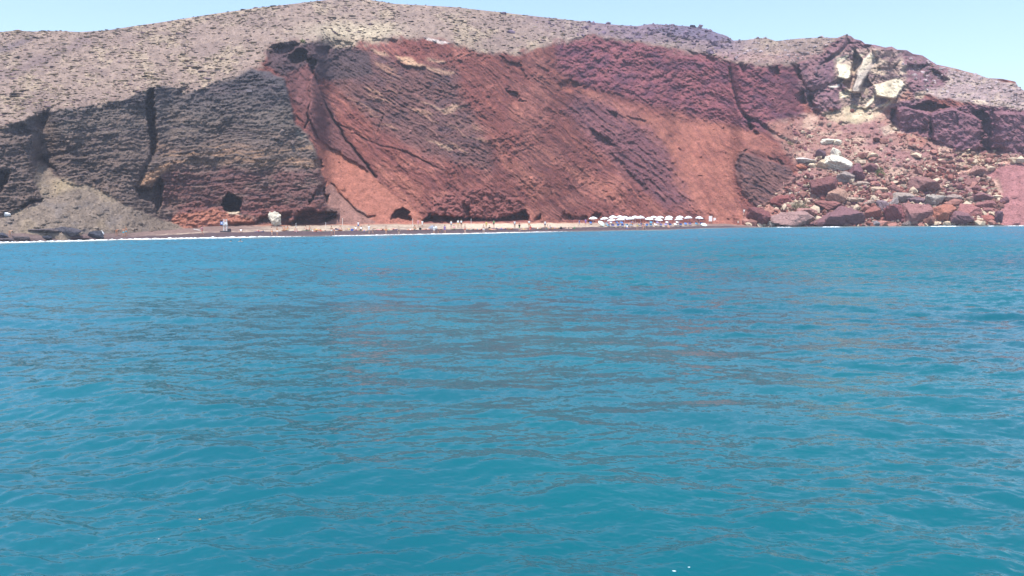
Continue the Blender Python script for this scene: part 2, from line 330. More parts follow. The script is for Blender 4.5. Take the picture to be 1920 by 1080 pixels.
for pts, dd in (([(1138,206),(1156,214),(1158,226),(1140,212)], 3), ([(1176,218),(1210,226),(1210,231),(1185,228)], 2), ([(1105,242),(1130,255),(1150,272),(1138,278),(1112,258)], 3.2),
                ([(1145,290),(1165,300),(1185,330),(1210,345),(1218,362),(1190,345),(1165,315)], 2.2), ([(1045,158),(1070,148),(1090,160),(1065,172),(1050,168)], 3.2),
                ([(948,168),(970,176),(972,186),(985,190),(962,192),(954,180)], 3), ([(938,104),(950,116),(975,120),(990,152),(960,138),(945,125)], 2.2),
                ([(690,72),(745,76),(742,82),(695,78)], 2), ([(740,108),(780,110),(800,126),(760,124)], -2.0), ([(1288,95),(1320,102),(1345,115),(1330,118),(1295,106)], 2.2),
                ([(1388,285),(1400,282),(1390,300),(1384,330),(1378,318)], 2.6), ([(1440,295),(1466,302),(1472,312),(1446,303)], 2.0), ([(1398,228),(1412,236),(1422,252),(1404,252)], 2.6)):
    cut(pts, dd * .6, 3.0)
groove([(1368,128),(1374,160),(1380,185),(1385,205),(1402,222),(1408,240)], 3.0, 3.0)
groove([(1404,222),(1440,242),(1470,262),(1500,275)], 3.5, 1.8); groove([(1388,122),(1394,132)], 5, 3)
# buttress hollows
for pts in ([(1442,128),(1456,126),(1462,138),(1456,150),(1446,140)], [(1484,122),(1498,124),(1503,150),(1494,146)], [(1490,180),(1506,170),(1512,196),(1498,198)], [(1514,182),(1524,180),(1528,200),(1518,204)]):
    cut(pts, 3.6, 3)
R -= 4.0 * np.sqrt(np.clip(1 - ((PX - 1529) / 24) ** 2 - ((PY - 147) / 25) ** 2, 0, 1))
R -= 3.0 * np.sqrt(np.clip(1 - ((PX - 1547) / 26) ** 2 - ((PY - 190) / 24) ** 2, 0, 1))
def facet(pts, a, gx, gy, soft=1.2):
    """tilted rock face: metres proud at its centre and per-pixel tilt"""
    global R
    p = np.array(pts, float); cx, cy = p.mean(0); k = polymask(PX * .35 + PXW * .65, PY * .35 + PYW * .65, pts, soft + .8)
    R = R * (1 - 0.55 * k) + k * (a + gx * (PX - cx) + gy * (PY - cy))
facet([(1531,124),(1570,107),(1573,146),(1553,157),(1544,133)], -1.0, .05, .0)
facet([(1542,118),(1594,80),(1575,104),(1551,118)], 2.5, 0, .06)
facet([(1570,117),(1597,124),(1594,150),(1573,146)], -2.4, -.03, -.09)
facet([(1603,93),(1618,111),(1607,133),(1597,172),(1581,156),(1597,143),(1599,106)], 5.5, 0, 0)
facet([(1633,96),(1618,113),(1607,137),(1597,172),(1612,176),(1625,139),(1646,107)], -2.8, .12, -.02)
facet([(1636,93),(1677,87),(1686,111),(1675,128),(1646,126),(1647,107)], -2.6, .03, .05)
facet([(1640,159),(1683,148),(1696,157),(1679,187),(1662,185),(1642,178)], -2.8, .02, -.10)
facet([(1612,165),(1625,143),(1636,161),(1618,180)], 2.2, 0, 0)
facet([(1618,204),(1638,176),(1637,191),(1622,207)], -1.5, 0, -.1)
facet([(1690,131),(1704,120),(1740,122),(1721,139),(1704,150)], 5.0, 0, 0, 2)
facet([(1700,108),(1735,104),(1745,116),(1738,123),(1702,119)], -2.0, 0, -.08)
facet([(1736,139),(1749,130),(1777,148),(1764,158),(1751,157)], 4.5, 0, 0, 2)
facet([(1745,116),(1785,130),(1782,148),(1752,129)], -1.8, 0, -.06)
cut([(1704,201),(1716,199),(1730,193),(1745,189),(1756,194),(1780,201),(1762,205),(1746,212),(1728,207)], 4.5, 2.5)
facet([(1684,204),(1704,201),(1744,215),(1742,242),(1712,240),(1690,246)], -2.0, .02, .05)
facet([(1747,216),(1788,202),(1838,226),(1838,278),(1800,281),(1750,262)], -2.4, .015, .03)
cut([(1824,210),(1842,206),(1858,225),(1858,284),(1841,284),(1841,232)], 5.0, 2.5); groove([(1744,214),(1746,262)], 2, 1.2); groove([(1790,204),(1795,235)], 2, .8)
cut([(1672,205),(1682,200),(1684,236),(1672,240)], 3.5, 3)
facet([(1865,210),(1925,212),(1925,255),(1905,290),(1868,270)], -1.5, .02, .03, 3)
facet([(1736,268),(1762,264),(1793,282),(1786,298),(1762,290)], -1.8, .02, -.06); facet([(1697,250),(1720,247),(1738,268),(1732,280),(1704,274)], -1.6, .02, -.03)
facet([(1596,268),(1630,268),(1662,300),(1640,304),(1600,285)], -1.2, .02, -.06)
# path across the scree: a slight bench
groove([(1660,350),(1740,335),(1800,320),(1850,308),(1920,296)], 2.5, 1.2)
# lumpy outcrop on the skyline
R -= 3.0 * polymask(PX, PY, [(1215,52),(1260,46),(1330,52),(1376,78),(1340,78),(1290,70),(1250,66)], 5) * (0.6 + 0.6 * np.clip(.6 - cells(xm / 3, ym / 1.6, 18)[0], 0, 1))
R += (.45 * fbm(xm / 2.2, ym / 1.9, 4, 180) - .5 * ridged(xm / 3, ym / 2.4, 3, 184)) * np.clip(m_crag + m_blk, 0, 1)
edge = sst(0, .02, tt) * sst(0, .015, 1 - tt)
D2 = D + R * edge
DSURF = D2

# ---- geology colours (as sunlit rock reads, some shade and veil tint included), blended region by region
RED, LOOSE, PALE = (132, 75, 67), (168, 105, 86), (206, 178, 150)
col = np.zeros(PX.shape + (3,)); col[:] = lin(RED)
def paint(c, mask): 
    global col
    mask = np.clip(mask, 0, 1)[..., None]; col = col * (1 - mask) + lin(c) * mask
n_lo = fbm(xm / 9, ym / 7, 4, 60); n_hi = fbm(xm / 1.5, ym / 1.1, 3, 64); n_mid = fbm(xm / 4, ym / 3, 4, 68)
paint((166, 104, 90), sst(-.1, .5, n_lo) * .8)
paint((112, 66, 68), sst(.05, .6, bg_st) * .55)
fine_dp = bedding(math.radians(27), 260, 12, .36)[0]; fine_st = bedding(math.radians(40), 230, 9, .38)[0]; fine_fl = bedding(math.radians(-5), 240, 16, .36)[0]; strk = bedding(math.radians(52), 250, 16, .9)[0]
paint((96, 58, 60), sst(.05, .6, fine_st) * .7); paint((172, 106, 84), sst(.2, .8, -fine_st) * .5); paint((106, 62, 60), sst(.15, .7, -strk) * .5)
pt = sst(-.35, .4, fbm(xm / 6, ym / 4, 3, 320)); paint((110, 77, 75), m_lay * .9); paint((132, 92, 86), m_lay * sst(0, .5, bg_dip) * .7); paint((72, 62, 74), m_lay * sst(0.1, .6, n_mid) * .4); paint((70, 56, 66), m_lay * sst(.1, .6, fine_dp) * .6 * pt); paint((160, 118, 98), m_lay * sst(.3, .8, -fine_dp) * .45 * pt)
paint((178, 134, 108), m_lay * sst(.35, .7, -bg_dip) * .6)
paint((120, 76, 82), m_db * .85); paint((92, 64, 74), m_db * sst(.1, .6, fine_st) * .7); paint((150, 98, 90), m_db * sst(.3, .8, -fine_st) * .5)
paint((136, 78, 86), m_up * .95); paint((108, 68, 84), m_up * sst(0, .5, n_mid) * .7); paint((150, 92, 92), m_up * sst(.1, .5, -n_mid) * .5)  # purple scoria, pushed further to imitate the veil of glare
paint((86, 70, 74), m_rt * .9); paint((124, 80, 78), m_sl)  # recess top darkened to imitate shade under the overhang
paint((140, 84, 78), m_lump)
paint(LOOSE, m_l2 * (.6 + .3 * n_mid + .35 * strk)); paint(LOOSE, m_l1 * .95); paint((152, 110, 98), m_bf)
for pts in ([(920,245),(960,300),(1000,330),(1050,360),(1000,380),(985,350),(940,310)], [(955,195),(975,190),(990,225),(1010,260),(970,240),(950,215)], [(985,380),(1010,395),(1030,418),(1000,418)],
            [(1010,270),(1060,310),(1150,345),(1170,380),(1130,370),(1070,330)], [(700,300),(790,340),(800,400),(760,390),(720,360)], [(1205,370),(1225,375),(1262,412),(1240,412)], [(1050,130),(1080,165),(1200,205),(1210,218),(1100,180)]):
    paint(LOOSE, pm(pts, 9) * (.3 + .6 * sst(-.2, .6, strk)))
paint((200, 158, 124), pm([(742,106),(770,108),(795,124),(765,124)], 3)); paint((190, 150, 122), pm([(695,92),(720,98),(728,108),(705,103)], 4))
paint((222, 205, 195), pm([(790,66),(812,74),(845,81),(830,82),(800,76)], 1.5))
for pts in ([(800,110),(830,113),(835,118),(805,116)], [(800,128),(850,135),(852,139),(805,134)], [(795,190),(830,205),(850,195),(870,200),(835,215)], [(800,258),(850,280),(840,285)]):
    paint((178, 142, 116), pm(pts, 3) * .8)
paint((126, 86, 80), m_cr); paint((92, 68, 72), m_cr * sst(.1, .6, bx) * .8)
# grey ash cliff: dark above, ochre seam, red-brown below
gy = PY + 10 * n_lo; gr = m_gr
paint((110, 97, 90), gr); paint((82, 76, 82), gr * sst(230, 150, gy) * .8); paint((110, 92, 84), gr * sst(230, 270, gy) * .8)
rgt = sst(285, 330, PX + 25 * n_lo)
paint((116, 80, 76), gr * sst(300, 330, gy) * rgt); paint((138, 84, 76), gr * sst(370, 400, gy) * rgt * .8)
paint((164, 126, 96), gr * rgt * sst(262, 285, gy) * sst(320, 305, gy) * sst(-.25, .35, bg_flat)); paint((84, 72, 80), gr * sst(.2, .7, bg_flat) * .5)
paint((58, 58, 70), gr * sst(.15, .8, fine_fl) * .5 * pt); paint((132, 114, 100), gr * sst(.3, .9, -fine_fl) * .55 * pt); paint((128, 106, 94), gr * sst(190, 250, gy) * sst(.1, .6, fbm(xm / 8, ym / 3, 4, 330)) * .5); paint((122, 104, 98), gr * sst(.3, .8, n_mid) * .3); paint((168, 128, 98), pm([(255,342),(300,308),(320,305),(318,316),(300,325),(285,350),(262,345)], 3))
paint((150, 134, 120), pm([(555,240),(580,262),(592,285),(575,262),(560,262)], 4) * .8)
paint((172, 110, 88), pm([(320,420),(325,405),(400,392),(425,398),(470,408),(480,424),(330,432)], 3))
paint((205, 185, 155), pm([(424,397),(448,396),(450,402),(430,404)], 2))
paint((132, 116, 102), m_tal); paint((146, 128, 106), m_tal * sst(.1, .6, n_lo) * .7); paint((122, 112, 108), m_tal * sst(.2, .7, n_mid) * .5)
paint((178, 156, 118), pm([(95,340),(125,335),(150,350),(110,362)], 8) * .5)
# scrubby hillside
m_topc = np.clip(polymask(PX + 3 * wob, PY + 2.5 * wob2 - 3, HILLP, 7) + m_rh, 0, 1); paint((154, 131, 117), m_topc); m_top_ = m_top; m_top = m_topc; paint((172, 152, 124), m_top * sst(0, .6, n_lo + .5 * n_hi) * .6); paint((138, 116, 108), m_top * sst(.05, .6, fbm(xm / 14, ym / 5, 3, 71)) * .6); paint((118, 104, 100), m_top * sst(.15, .6, fbm(xm / 1.3, ym / .5, 3, 171)) * .5)
paint((200, 184, 152), m_top * sst(26, 0, np.abs(PY - 58)) * sst(520, 640, PX) * sst(800, 690, PX) * .6)
paint((126, 106, 104), m_top * linemask(PXW, PYW, [(-40,160),(40,130),(100,105),(160,75)], 9) * .8); paint((108, 94, 98), m_top * linemask(PXW, PYW, [(-20,102),(20,88),(60,70)], 6) * .8)
paint((120, 100, 122), m_top * rockytop * .75 * sst(1440, 1340, PX)); paint((164, 140, 136), m_rh); paint((190, 168, 146), m_rh * sst(0, .5, n_mid) * .6); paint((160, 116, 116), m_top * sst(1000, 1120, PX) * sst(18, 0, np.abs(PY - 108 + (PX < 1160) * 20)) * .5)
paint((110, 100, 120), pm([(1215,52),(1260,46),(1330,50),(1376,78),(1340,78),(1290,70),(1250,66)], 3) * .8)
m_top = m_top_
# right: rubble, crags
paint((166, 122, 110), m_rub); paint((206, 172, 148), m_rub * sst(-.05, .5, n_mid) * .7); paint((150, 104, 104), m_rub * sst(0, .5, -n_lo) * .6)
paint((176, 116, 98), m_rub * sst(1520, 1450, PX) * .7); paint((228, 178, 152), m_rub * linemask(PXW, PYW, [(1660,352),(1740,336),(1800,322),(1850,310),(1920,298)], 4) * .9)
paint((222, 190, 165), m_rub * pm([(1640,345),(1720,345),(1712,362),(1640,366)], 5) * .6); paint((200, 176, 140), pm([(1790,284),(1838,288),(1850,306),(1800,312)], 6) * .6)
paint((168, 112, 110), m_rs); paint((214, 176, 150), pm([(1840,345),(1872,335),(1880,360),(1860,375)], 6) * .7)
paint((144, 104, 108), m_crag); paint((124, 90, 104), m_crag * sst(0, .5, n_mid) * .6); paint((142, 98, 106), m_blk); paint((120, 84, 100), m_blk * sst(0, .5, n_mid) * .5)  # purple of crags and blocks partly imitates the veil
CREAM = (244, 230, 192)
paint((212, 190, 158), polymask(PXW, PYW, [(1564,102),(1600,92),(1640,92),(1690,96),(1702,150),(1700,180),(1660,205),(1630,230),(1590,228),(1572,190),(1585,160),(1566,150)], 5) * (.32 + .4 * sst(-.2, .4, n_mid)))
paint((120, 92, 98), m_crag * sst(.5, .75, ridged(xm / 3.5, ym / 4.5, 3, 300)) * .85)
for pts, c, k in (([(1570,117),(1597,124),(1594,150),(1573,146)], CREAM, 1), ([(1570,111),(1590,106),(1586,114),(1572,118)], CREAM, .8), ([(1633,96),(1618,113),(1607,137),(1597,172),(1612,176),(1625,139),(1646,107)], (206, 190, 172), .85),
               ([(1620,110),(1635,98),(1640,106),(1622,128),(1610,140)], CREAM, .6), ([(1640,159),(1683,148),(1696,157),(1679,187),(1662,185),(1642,178)], CREAM, .95), ([(1618,204),(1638,176),(1637,191),(1622,207)], CREAM, 1),
               ([(1628,206),(1636,204),(1636,222),(1629,222)], CREAM, .9), ([(1573,172),(1596,168),(1592,182),(1574,184)], CREAM, .9), ([(1553,160),(1575,158),(1570,163),(1556,164)], (240, 232, 215), 1), ([(1604,102),(1622,100),(1610,112)], CREAM, .7),
               ([(1540,214),(1600,196),(1630,205),(1640,225),(1580,235)], (196, 180, 142), .7), ([(1598,214),(1616,210),(1612,222),(1600,222)], CREAM, .6), ([(1640,200),(1670,190),(1682,186),(1660,202)], (226, 208, 176), .7),
               ([(1680,188),(1700,170),(1712,174),(1716,184),(1690,190)], (186, 130, 108), .9), ([(1716,172),(1738,172),(1730,184),(1718,184)], (226, 204, 166), .7), ([(1690,124),(1704,120),(1702,126),(1692,130)], (220, 196, 166), .9),
               ([(1698,250),(1720,247),(1736,266),(1730,278),(1704,272)], (172, 116, 100), .8), ([(1820,186),(1850,188),(1852,196),(1826,194)], (224, 200, 168), .6), ([(1672,228),(1682,246),(1660,256),(1650,240)], (205, 186, 160), .6)):
    paint(c, polymask(PXW * .8 + PX * .2, PYW * .8 + PY * .2, pts, 2.5) * k * (.72 + .5 * sst(.3, -.5, n_mid)))
col *= (1 + .22 * n_hi)[..., None]
lum = (col * np.array([.3, .5, .2])).sum(-1)[..., None]
col = col * .90 + lum * .10 * np.array([1.0, .97, 1.06])
ALB = np.clip(col * 0.80, 0.01, 0.85)

# ------------------------------------------------------------------ cliff mesh (with ground going down under the beach and back behind the skyline)
P = at(PX, PY, D2)
below = P[0].copy(); below[:, 2] = -3.0; below[:, 1] -= 0.5
backs = []
for dy, dz in ((6, 0.3), (25, -3), (90, -22), (260, -75)):
    b = P[-1].copy(); b[:, 0] *= 1 + dy / D2[-1]; b[:, 1] += dy; b[:, 2] += dz; backs.append(b)
ALLP = np.concatenate([below[None], P] + [b[None] for b in backs]); ALLC = np.concatenate([ALB[:1], ALB] + [ALB[-1:]] * 4)
me = mesh_np('cliff', ALLP.reshape(-1, 3), grid_faces(ALLP.shape[0], NC)); color_attr(me, 'geology', ALLC.reshape(-1, 3))
obj('hillside_terrain', me, M_cliff, kind='structure', label='red and grey volcanic cliff under a dry scrubby hillside')
def surf(px, py):
    """world point of the hillside at a photo pixel"""
    px = np.asarray(px, float); py = np.asarray(py, float)
    c = np.clip((px + 260) / 2440 * (NC - 1), 0, NC - 1); a, b = foot_py(px), sky_py(px); r = np.clip((py - a) / (b - a) * (NR - 1), 0, NR - 1)
    return at(px, py, DSURF[np.round(r).astype(int), np.round(c).astype(int)])

# ------------------------------------------------------------------ beach
bxs = np.linspace(-260, 1460, 900); BT = np.concatenate([[-.6, -.25], np.linspace(-.1, 1.0, 40), [1.25]])
dW, dF, zF = water_d(bxs), foot_d(bxs), foot_z(bxs)
dF = np.maximum(dF, dW + 1.5)
def beach_profile(t, zf): return np.where(t < 0, t * 1.6, zf * (np.clip(t, 0, 1) ** 0.8))
T = BT[:, None] + 0 * bxs[None]; Dd = dW[None] + T * (dF - dW)[None]
Zz = beach_profile(T, zF[None])
r0 = ray(bxs, np.full_like(bxs, 425.0)); sx = r0[:, 0] / r0[:, 1]
BX = sx[None] * Dd
Zz = Zz + (.10 * fbm(BX / 3, Dd / 3, 3, 100) + .05 * fbm(BX / .8, Dd / .8, 2, 104)) * sst(.1, .3, T)
bc = np.zeros(T.shape + (3,)); bc[:] = lin((134, 112, 106)); PXb = bxs[None] + 0 * T
def bp(c, k):
    global bc
    k = np.clip(k, 0, 1)[..., None]; bc = bc * (1 - k) + lin(c) * k
nb = fbm(BX / 5, Dd / 1.6, 3, 110)
bp((188, 170, 150), sst(440, 560, PXb + 40 * nb) * sst(1360, 1240, PXb) * sst(.30, .42, T + .05 * nb) * (.75 + .5 * nb)); bp((208, 188, 166), sst(820, 900, PXb) * sst(1150, 1000, PXb) * sst(.36, .42, T))
bp((172, 116, 98), sst(.8, .97, T + .1 * nb) * sst(420, 520, PXb)); bp((200, 184, 164), sst(260, 330, PXb) * sst(.04, 0, np.abs(T - .42 - .02 * nb)) * sst(1350, 1250, PXb))
bp((92, 78, 82), sst(.36, .30, T + .03 * nb) * sst(.0, .08, T)); bp((84, 74, 76), sst(.05, -.02, T))
bp((108, 92, 90), sst(300, 200, PXb) * .7)
me = mesh_np('beach', np.stack([BX, Dd, Zz], -1).reshape(-1, 3), grid_faces(*T.shape)); color_attr(me, 'geology', np.clip(bc * (1 + .25 * fbm(BX / .6, Dd / .6, 2, 115))[..., None] * .8, .01, .8).reshape(-1, 3))
obj('beach', me, M_beach, kind='structure', label='narrow shingle beach with dark wet edge below the cliff')
def on_beach(px, py):
    """point of the beach (or the water's edge) seen at a photo pixel"""
    dw, df, zf = float(water_d(px)), float(foot_d(px)), float(foot_z(px)); df = max(df, dw + 1.5)
    t = np.linspace(-.5, 1.2, 400); d = dw + t * (df - dw); z = beach_profile(t, zf); te = (z - CAMH) / d
    k = float(tane(px, py)); i = int(np.argmin(np.abs(te - k)))
    r = ray(px, py); return Vector((float(r[0] / r[1] * d[i]), float(d[i]), float(z[i])))

# ------------------------------------------------------------------ sea
def wavefield(L, N, lo, hi, rms, th0, spread, seed, p=1.0):
    g = np.random.default_rng(seed); k = np.fft.fftfreq(N, L / N) * 2 * np.pi; kx, ky = np.meshgrid(k, k); kk = np.hypot(kx, ky) + 1e-9
    lam = 2 * np.pi / kk; a = np.where((lam > lo) & (lam < hi), kk ** -(1.0 + p), 0)
    dth = np.arctan2(ky, kx) - th0; a = a * (spread + np.abs(np.cos(dth)) ** 3)
    h = np.fft.ifft2((g.normal(size=(N, N)) + 1j * g.normal(size=(N, N))) * a).real; h *= rms / h.std(); return h
def tile(h, L, x, y):
    N = h.shape[0]; u = (x / L * N) % N; v = (y / L * N) % N; i = np.floor(u).astype(int); j = np.floor(v).astype(int); f = u - i; g = v - j
    i %= N; j %= N; i1 = (i + 1) % N; j1 = (j + 1) % N
    return (h[j, i] * (1 - f) + h[j, i1] * f) * (1 - g) + (h[j1, i] * (1 - f) + h[j1, i1] * f) * g
th = np.concatenate([np.radians(np.linspace(-180, -44, 26)[:-1]), np.radians(np.linspace(-44, -36.5, 24)[:-1]), np.radians(np.linspace(-36.5, 36.5, 950)), np.radians(np.linspace(36.5, 44, 24)[1:]), np.radians(np.linspace(44, 180, 26)[1:])])
drops = np.linspace(760, 30, 590)
rr = np.concatenate([[0.4, 2, 4, 6, 8, 9], CAMH * FPX / drops, [270, 310, 400, 600, 1000, 2000, 5000]])
rr = np.unique(np.round(rr, 4)); TH, RR = np.meshgrid(th, rr); X = RR * np.sin(TH); Y = RR * np.cos(TH)
dr = np.gradient(rr)[:, None] + 0 * TH
Hs = np.zeros(X.shape)
gust = .75 + .6 * fbm(X / 19, Y / 26, 3, 130)
for L, N, lo, hi, rms, t0, spr, sd, p in ((97.3, 512, 3.0, 14, .050, 1.15, .12, 1, .9), (41.7, 512, 1.1, 3.2, .034, 1.35, .25, 2, .8), (13.9, 512, .32, 1.2, .0115, 1.75, .4, 3, .6), (4.7, 512, .09, .34, .0026, 1.4, .6, 4, .3)):
    lam = lo * 1.7
    fade = sst(lam * 3.0, lam * .7, dr) * (1 + .9 * sst(35, 120, RR)); w = tile(wavefield(L, N, lo, hi, rms, t0, spr, sd, p), L, X + 2 * noise(X / 40, Y / 40, sd), Y)
    Hs += w * fade * (np.clip(gust, .3, 1.6) if lo < 2 else 1)
pxs = 960 + np.tan(np.clip(TH, -1.2, 1.2)) * FPX
shore = np.interp(pxs, bxs.tolist() + [1920, 2180], dW.tolist() + [float(water_d(1920)), float(water_d(2180))]) / np.maximum(np.cos(TH) * 0 + 1, .1)
off = shore - Y
Hs *= sst(-2, 16, off) * .9 + .1
Hs[np.abs(TH) > 1.0] *= .5
me = mesh_np('sea', np.stack([X, Y, Hs], -1).reshape(-1, 3), grid_faces(*X.shape))
float_attr(me, 'shallow_sky', (sst(165, 5, off + 12 * noise(X / 12, Y / 12, 140))).ravel()); float_attr(me, 'ripple', sst(14, 120, RR).ravel())  # lighter blue shoreward: shallows plus sky reflection painted into the base colour
float_attr(me, 'silt', (sst(9, 0, off + 3 * noise(X / 8, Y / 4, 141))).ravel())
m, n, l, p = new_mat('sea_water')
def attr(nm): 
    a = n.new('ShaderNodeAttribute'); a.attribute_name = nm; return a.outputs['Fac']
def mixc(f, a, b):
    x = n.new('ShaderNodeMix'); x.data_type = 'RGBA'; l.new(f, x.inputs[0])
    for i, v in ((6, a), (7, b)):
        if isinstance(v, tuple): x.inputs[i].default_value = (*v, 1)
        else: l.new(v, x.inputs[i])
    return x.outputs[2]
g = n.new('ShaderNodeNewGeometry'); t0 = n.new('ShaderNodeTexNoise'); t0.inputs['Scale'].default_value = .05; t0.inputs['Detail'].default_value = 3; l.new(g.outputs['Position'], t0.inputs['Vector'])
mr = n.new('ShaderNodeMapRange'); mr.inputs['From Min'].default_value = .35; mr.inputs['From Max'].default_value = .65; l.new(t0.outputs['Fac'], mr.inputs['Value'])
DEEP_A, DEEP_B, SHAL_SKY, SILT = (.003, .076, .102), (.004, .104, .126), (.030, .150, .222), (.15, .19, .185)  # bluish shore tint also stands in for reflected sky
c1 = mixc(mr.outputs[0], DEEP_A, DEEP_B); c2 = mixc(attr('shallow_sky'), c1, SHAL_SKY); c3 = mixc(attr('silt'), c2, SILT); l.new(c3, p.inputs['Base Color'])
rg = n.new('ShaderNodeMapRange'); rg.inputs['To Min'].default_value = .05; rg.inputs['To Max'].default_value = .10; l.new(attr('ripple'), rg.inputs['Value']); l.new(rg.outputs[0], p.inputs['Roughness']); p.inputs['IOR'].default_value = 1.333; p.inputs['Specular IOR Level'].default_value = .36
mp = n.new('ShaderNodeMapping'); mp.inputs['Scale'].default_value = (.62, 1.0, 1.0); mp.inputs['Rotation'].default_value = (0, 0, .25); l.new(g.outputs['Position'], mp.inputs['Vector'])
ta = n.new('ShaderNodeTexNoise'); ta.inputs['Scale'].default_value = 1.3; ta.inputs['Detail'].default_value = 6; ta.inputs['Roughness'].default_value = .62; l.new(mp.outputs[0], ta.inputs['Vector'])
tb = n.new('ShaderNodeTexNoise'); tb.inputs['Scale'].default_value = 9.0; tb.inputs['Detail'].default_value = 3; l.new(mp.outputs[0], tb.inputs['Vector'])
ta.inputs['Scale'].default_value = 2.2; tb.inputs['Scale'].default_value = 11.0
def vm(op, a, b=None, sc=None):
    x = n.new('ShaderNodeVectorMath'); x.operation = op
    for k, v in ((0, a), (1, b)):
        if v is None: continue
        if isinstance(v, tuple): x.inputs[k].default_value = v
        else: l.new(v, x.inputs[k])
    if sc is not None: (l.new(sc, x.inputs['Scale']) if not isinstance(sc, float) else setattr(x.inputs['Scale'], 'default_value', sc))
    return x.outputs[0]
def mrange(v, a, b):
    x = n.new('ShaderNodeMapRange'); l.new(v, x.inputs['Value']); x.inputs['To Min'].default_value = a; x.inputs['To Max'].default_value = b; return x.outputs[0]
gm = n.new('ShaderNodeTexNoise'); gm.inputs['Scale'].default_value = .11; gm.inputs['Detail'].default_value = 3; l.new(mp.outputs[0], gm.inputs['Vector'])
gr_ = n.new('ShaderNodeMapRange'); gr_.inputs['From Min'].default_value = .35; gr_.inputs['From Max'].default_value = .65; gr_.inputs['To Min'].default_value = .55; gr_.inputs['To Max'].default_value = 1.25; l.new(gm.outputs['Fac'], gr_.inputs['Value'])
s1 = vm('SCALE', vm('MULTIPLY', vm('SUBTRACT', ta.outputs['Color'], (.5, .5, .5)), (1.7, 1.3, 0)), sc=mrange(attr('ripple'), .28, 1.8))
s2 = vm('SCALE', vm('MULTIPLY', vm('SUBTRACT', tb.outputs['Color'], (.5, .5, .5)), (1, 1.2, 0)), sc=mrange(attr('ripple'), .30, .9))
ss_ = vm('SCALE', vm('ADD', s1, s2), sc=gr_.outputs[0])
lee = vm('SCALE', (0, -.30, 0), sc=attr('ripple'))
l.new(vm('NORMALIZE', vm('ADD', vm('ADD', g.outputs['Normal'], ss_), lee)), p.inputs['Normal'])
obj('sea', me, m, kind='structure', label='rippled turquoise sea in front of the beach')

#@OBJECTS
# ------------------------------------------------------------------ boulders
ICO3 = bmesh.new(); bmesh.ops.create_icosphere(ICO3, subdivisions=4, radius=1)
I3V = np.array([v.co[:] for v in ICO3.verts]); I3F = np.array([[v.index for v in f.verts] for f in ICO3.faces]); ICO3.free()
ICO1 = bmesh.new(); bmesh.ops.create_icosphere(ICO1, subdivisions=1, radius=1)
I1V = np.array([v.co[:] for v in ICO1.verts]); I1F = np.array([[v.index for v in f.verts] for f in ICO1.faces]); ICO1.free()
def rock_shape(V, seed, nplanes=11, extra=(), rough=.05):
    """a rock: ball cut by flat faces, then roughened"""
    g = np.random.default_rng(seed); d = V / np.linalg.norm(V, axis=1)[:, None]; r = np.full(len(V), 1.05)
    N = g.normal(size=(nplanes, 3)); N /= np.linalg.norm(N, axis=1)[:, None]; O = g.uniform(.42, .74, nplanes)
    for nn, oo in list(zip(N, O)) + [(np.array(e[:3]) / np.linalg.norm(e[:3]), e[3]) for e in extra]:
        c = d @ nn; r = np.minimum(r, np.where(c > 1e-3, oo / np.maximum(c, 1e-3), 9))
    r = r + rough * (fbm(d[:, 0] * 2.2 + d[:, 2], d[:, 1] * 2.2 - d[:, 2] * 1.3, 3, seed % 50)) 
    if rough and len(V) > 500: r = r + rough * .7 * (ridged(d[:, 0] * 4 + d[:, 2] * 2, d[:, 1] * 4 - d[:, 2] * 3, 4, seed % 40) - .3)
    v = d * r[:, None]; lo, hi = v.min(0), v.max(0); return (v - (lo + hi) / 2) / ((hi - lo) / 2)
OV = (0.0, -.80, -.60, .30); OVL = (-.45, -.75, -.5, .28); TOPF = (0, -.35, .94, .5); TOPR = (.3, -.4, .85, .45)
G1 = 'boulders of the rockfall at the end of the beach'; G2 = 'dark shore rocks below the grey talus'
BR, PU, GRY, WHT, CRM, ORG, DRK = (150, 100, 94), (142, 98, 106), (160, 146, 140), (238, 229, 208), (238, 216, 180), (190, 118, 92), (96, 86, 88)
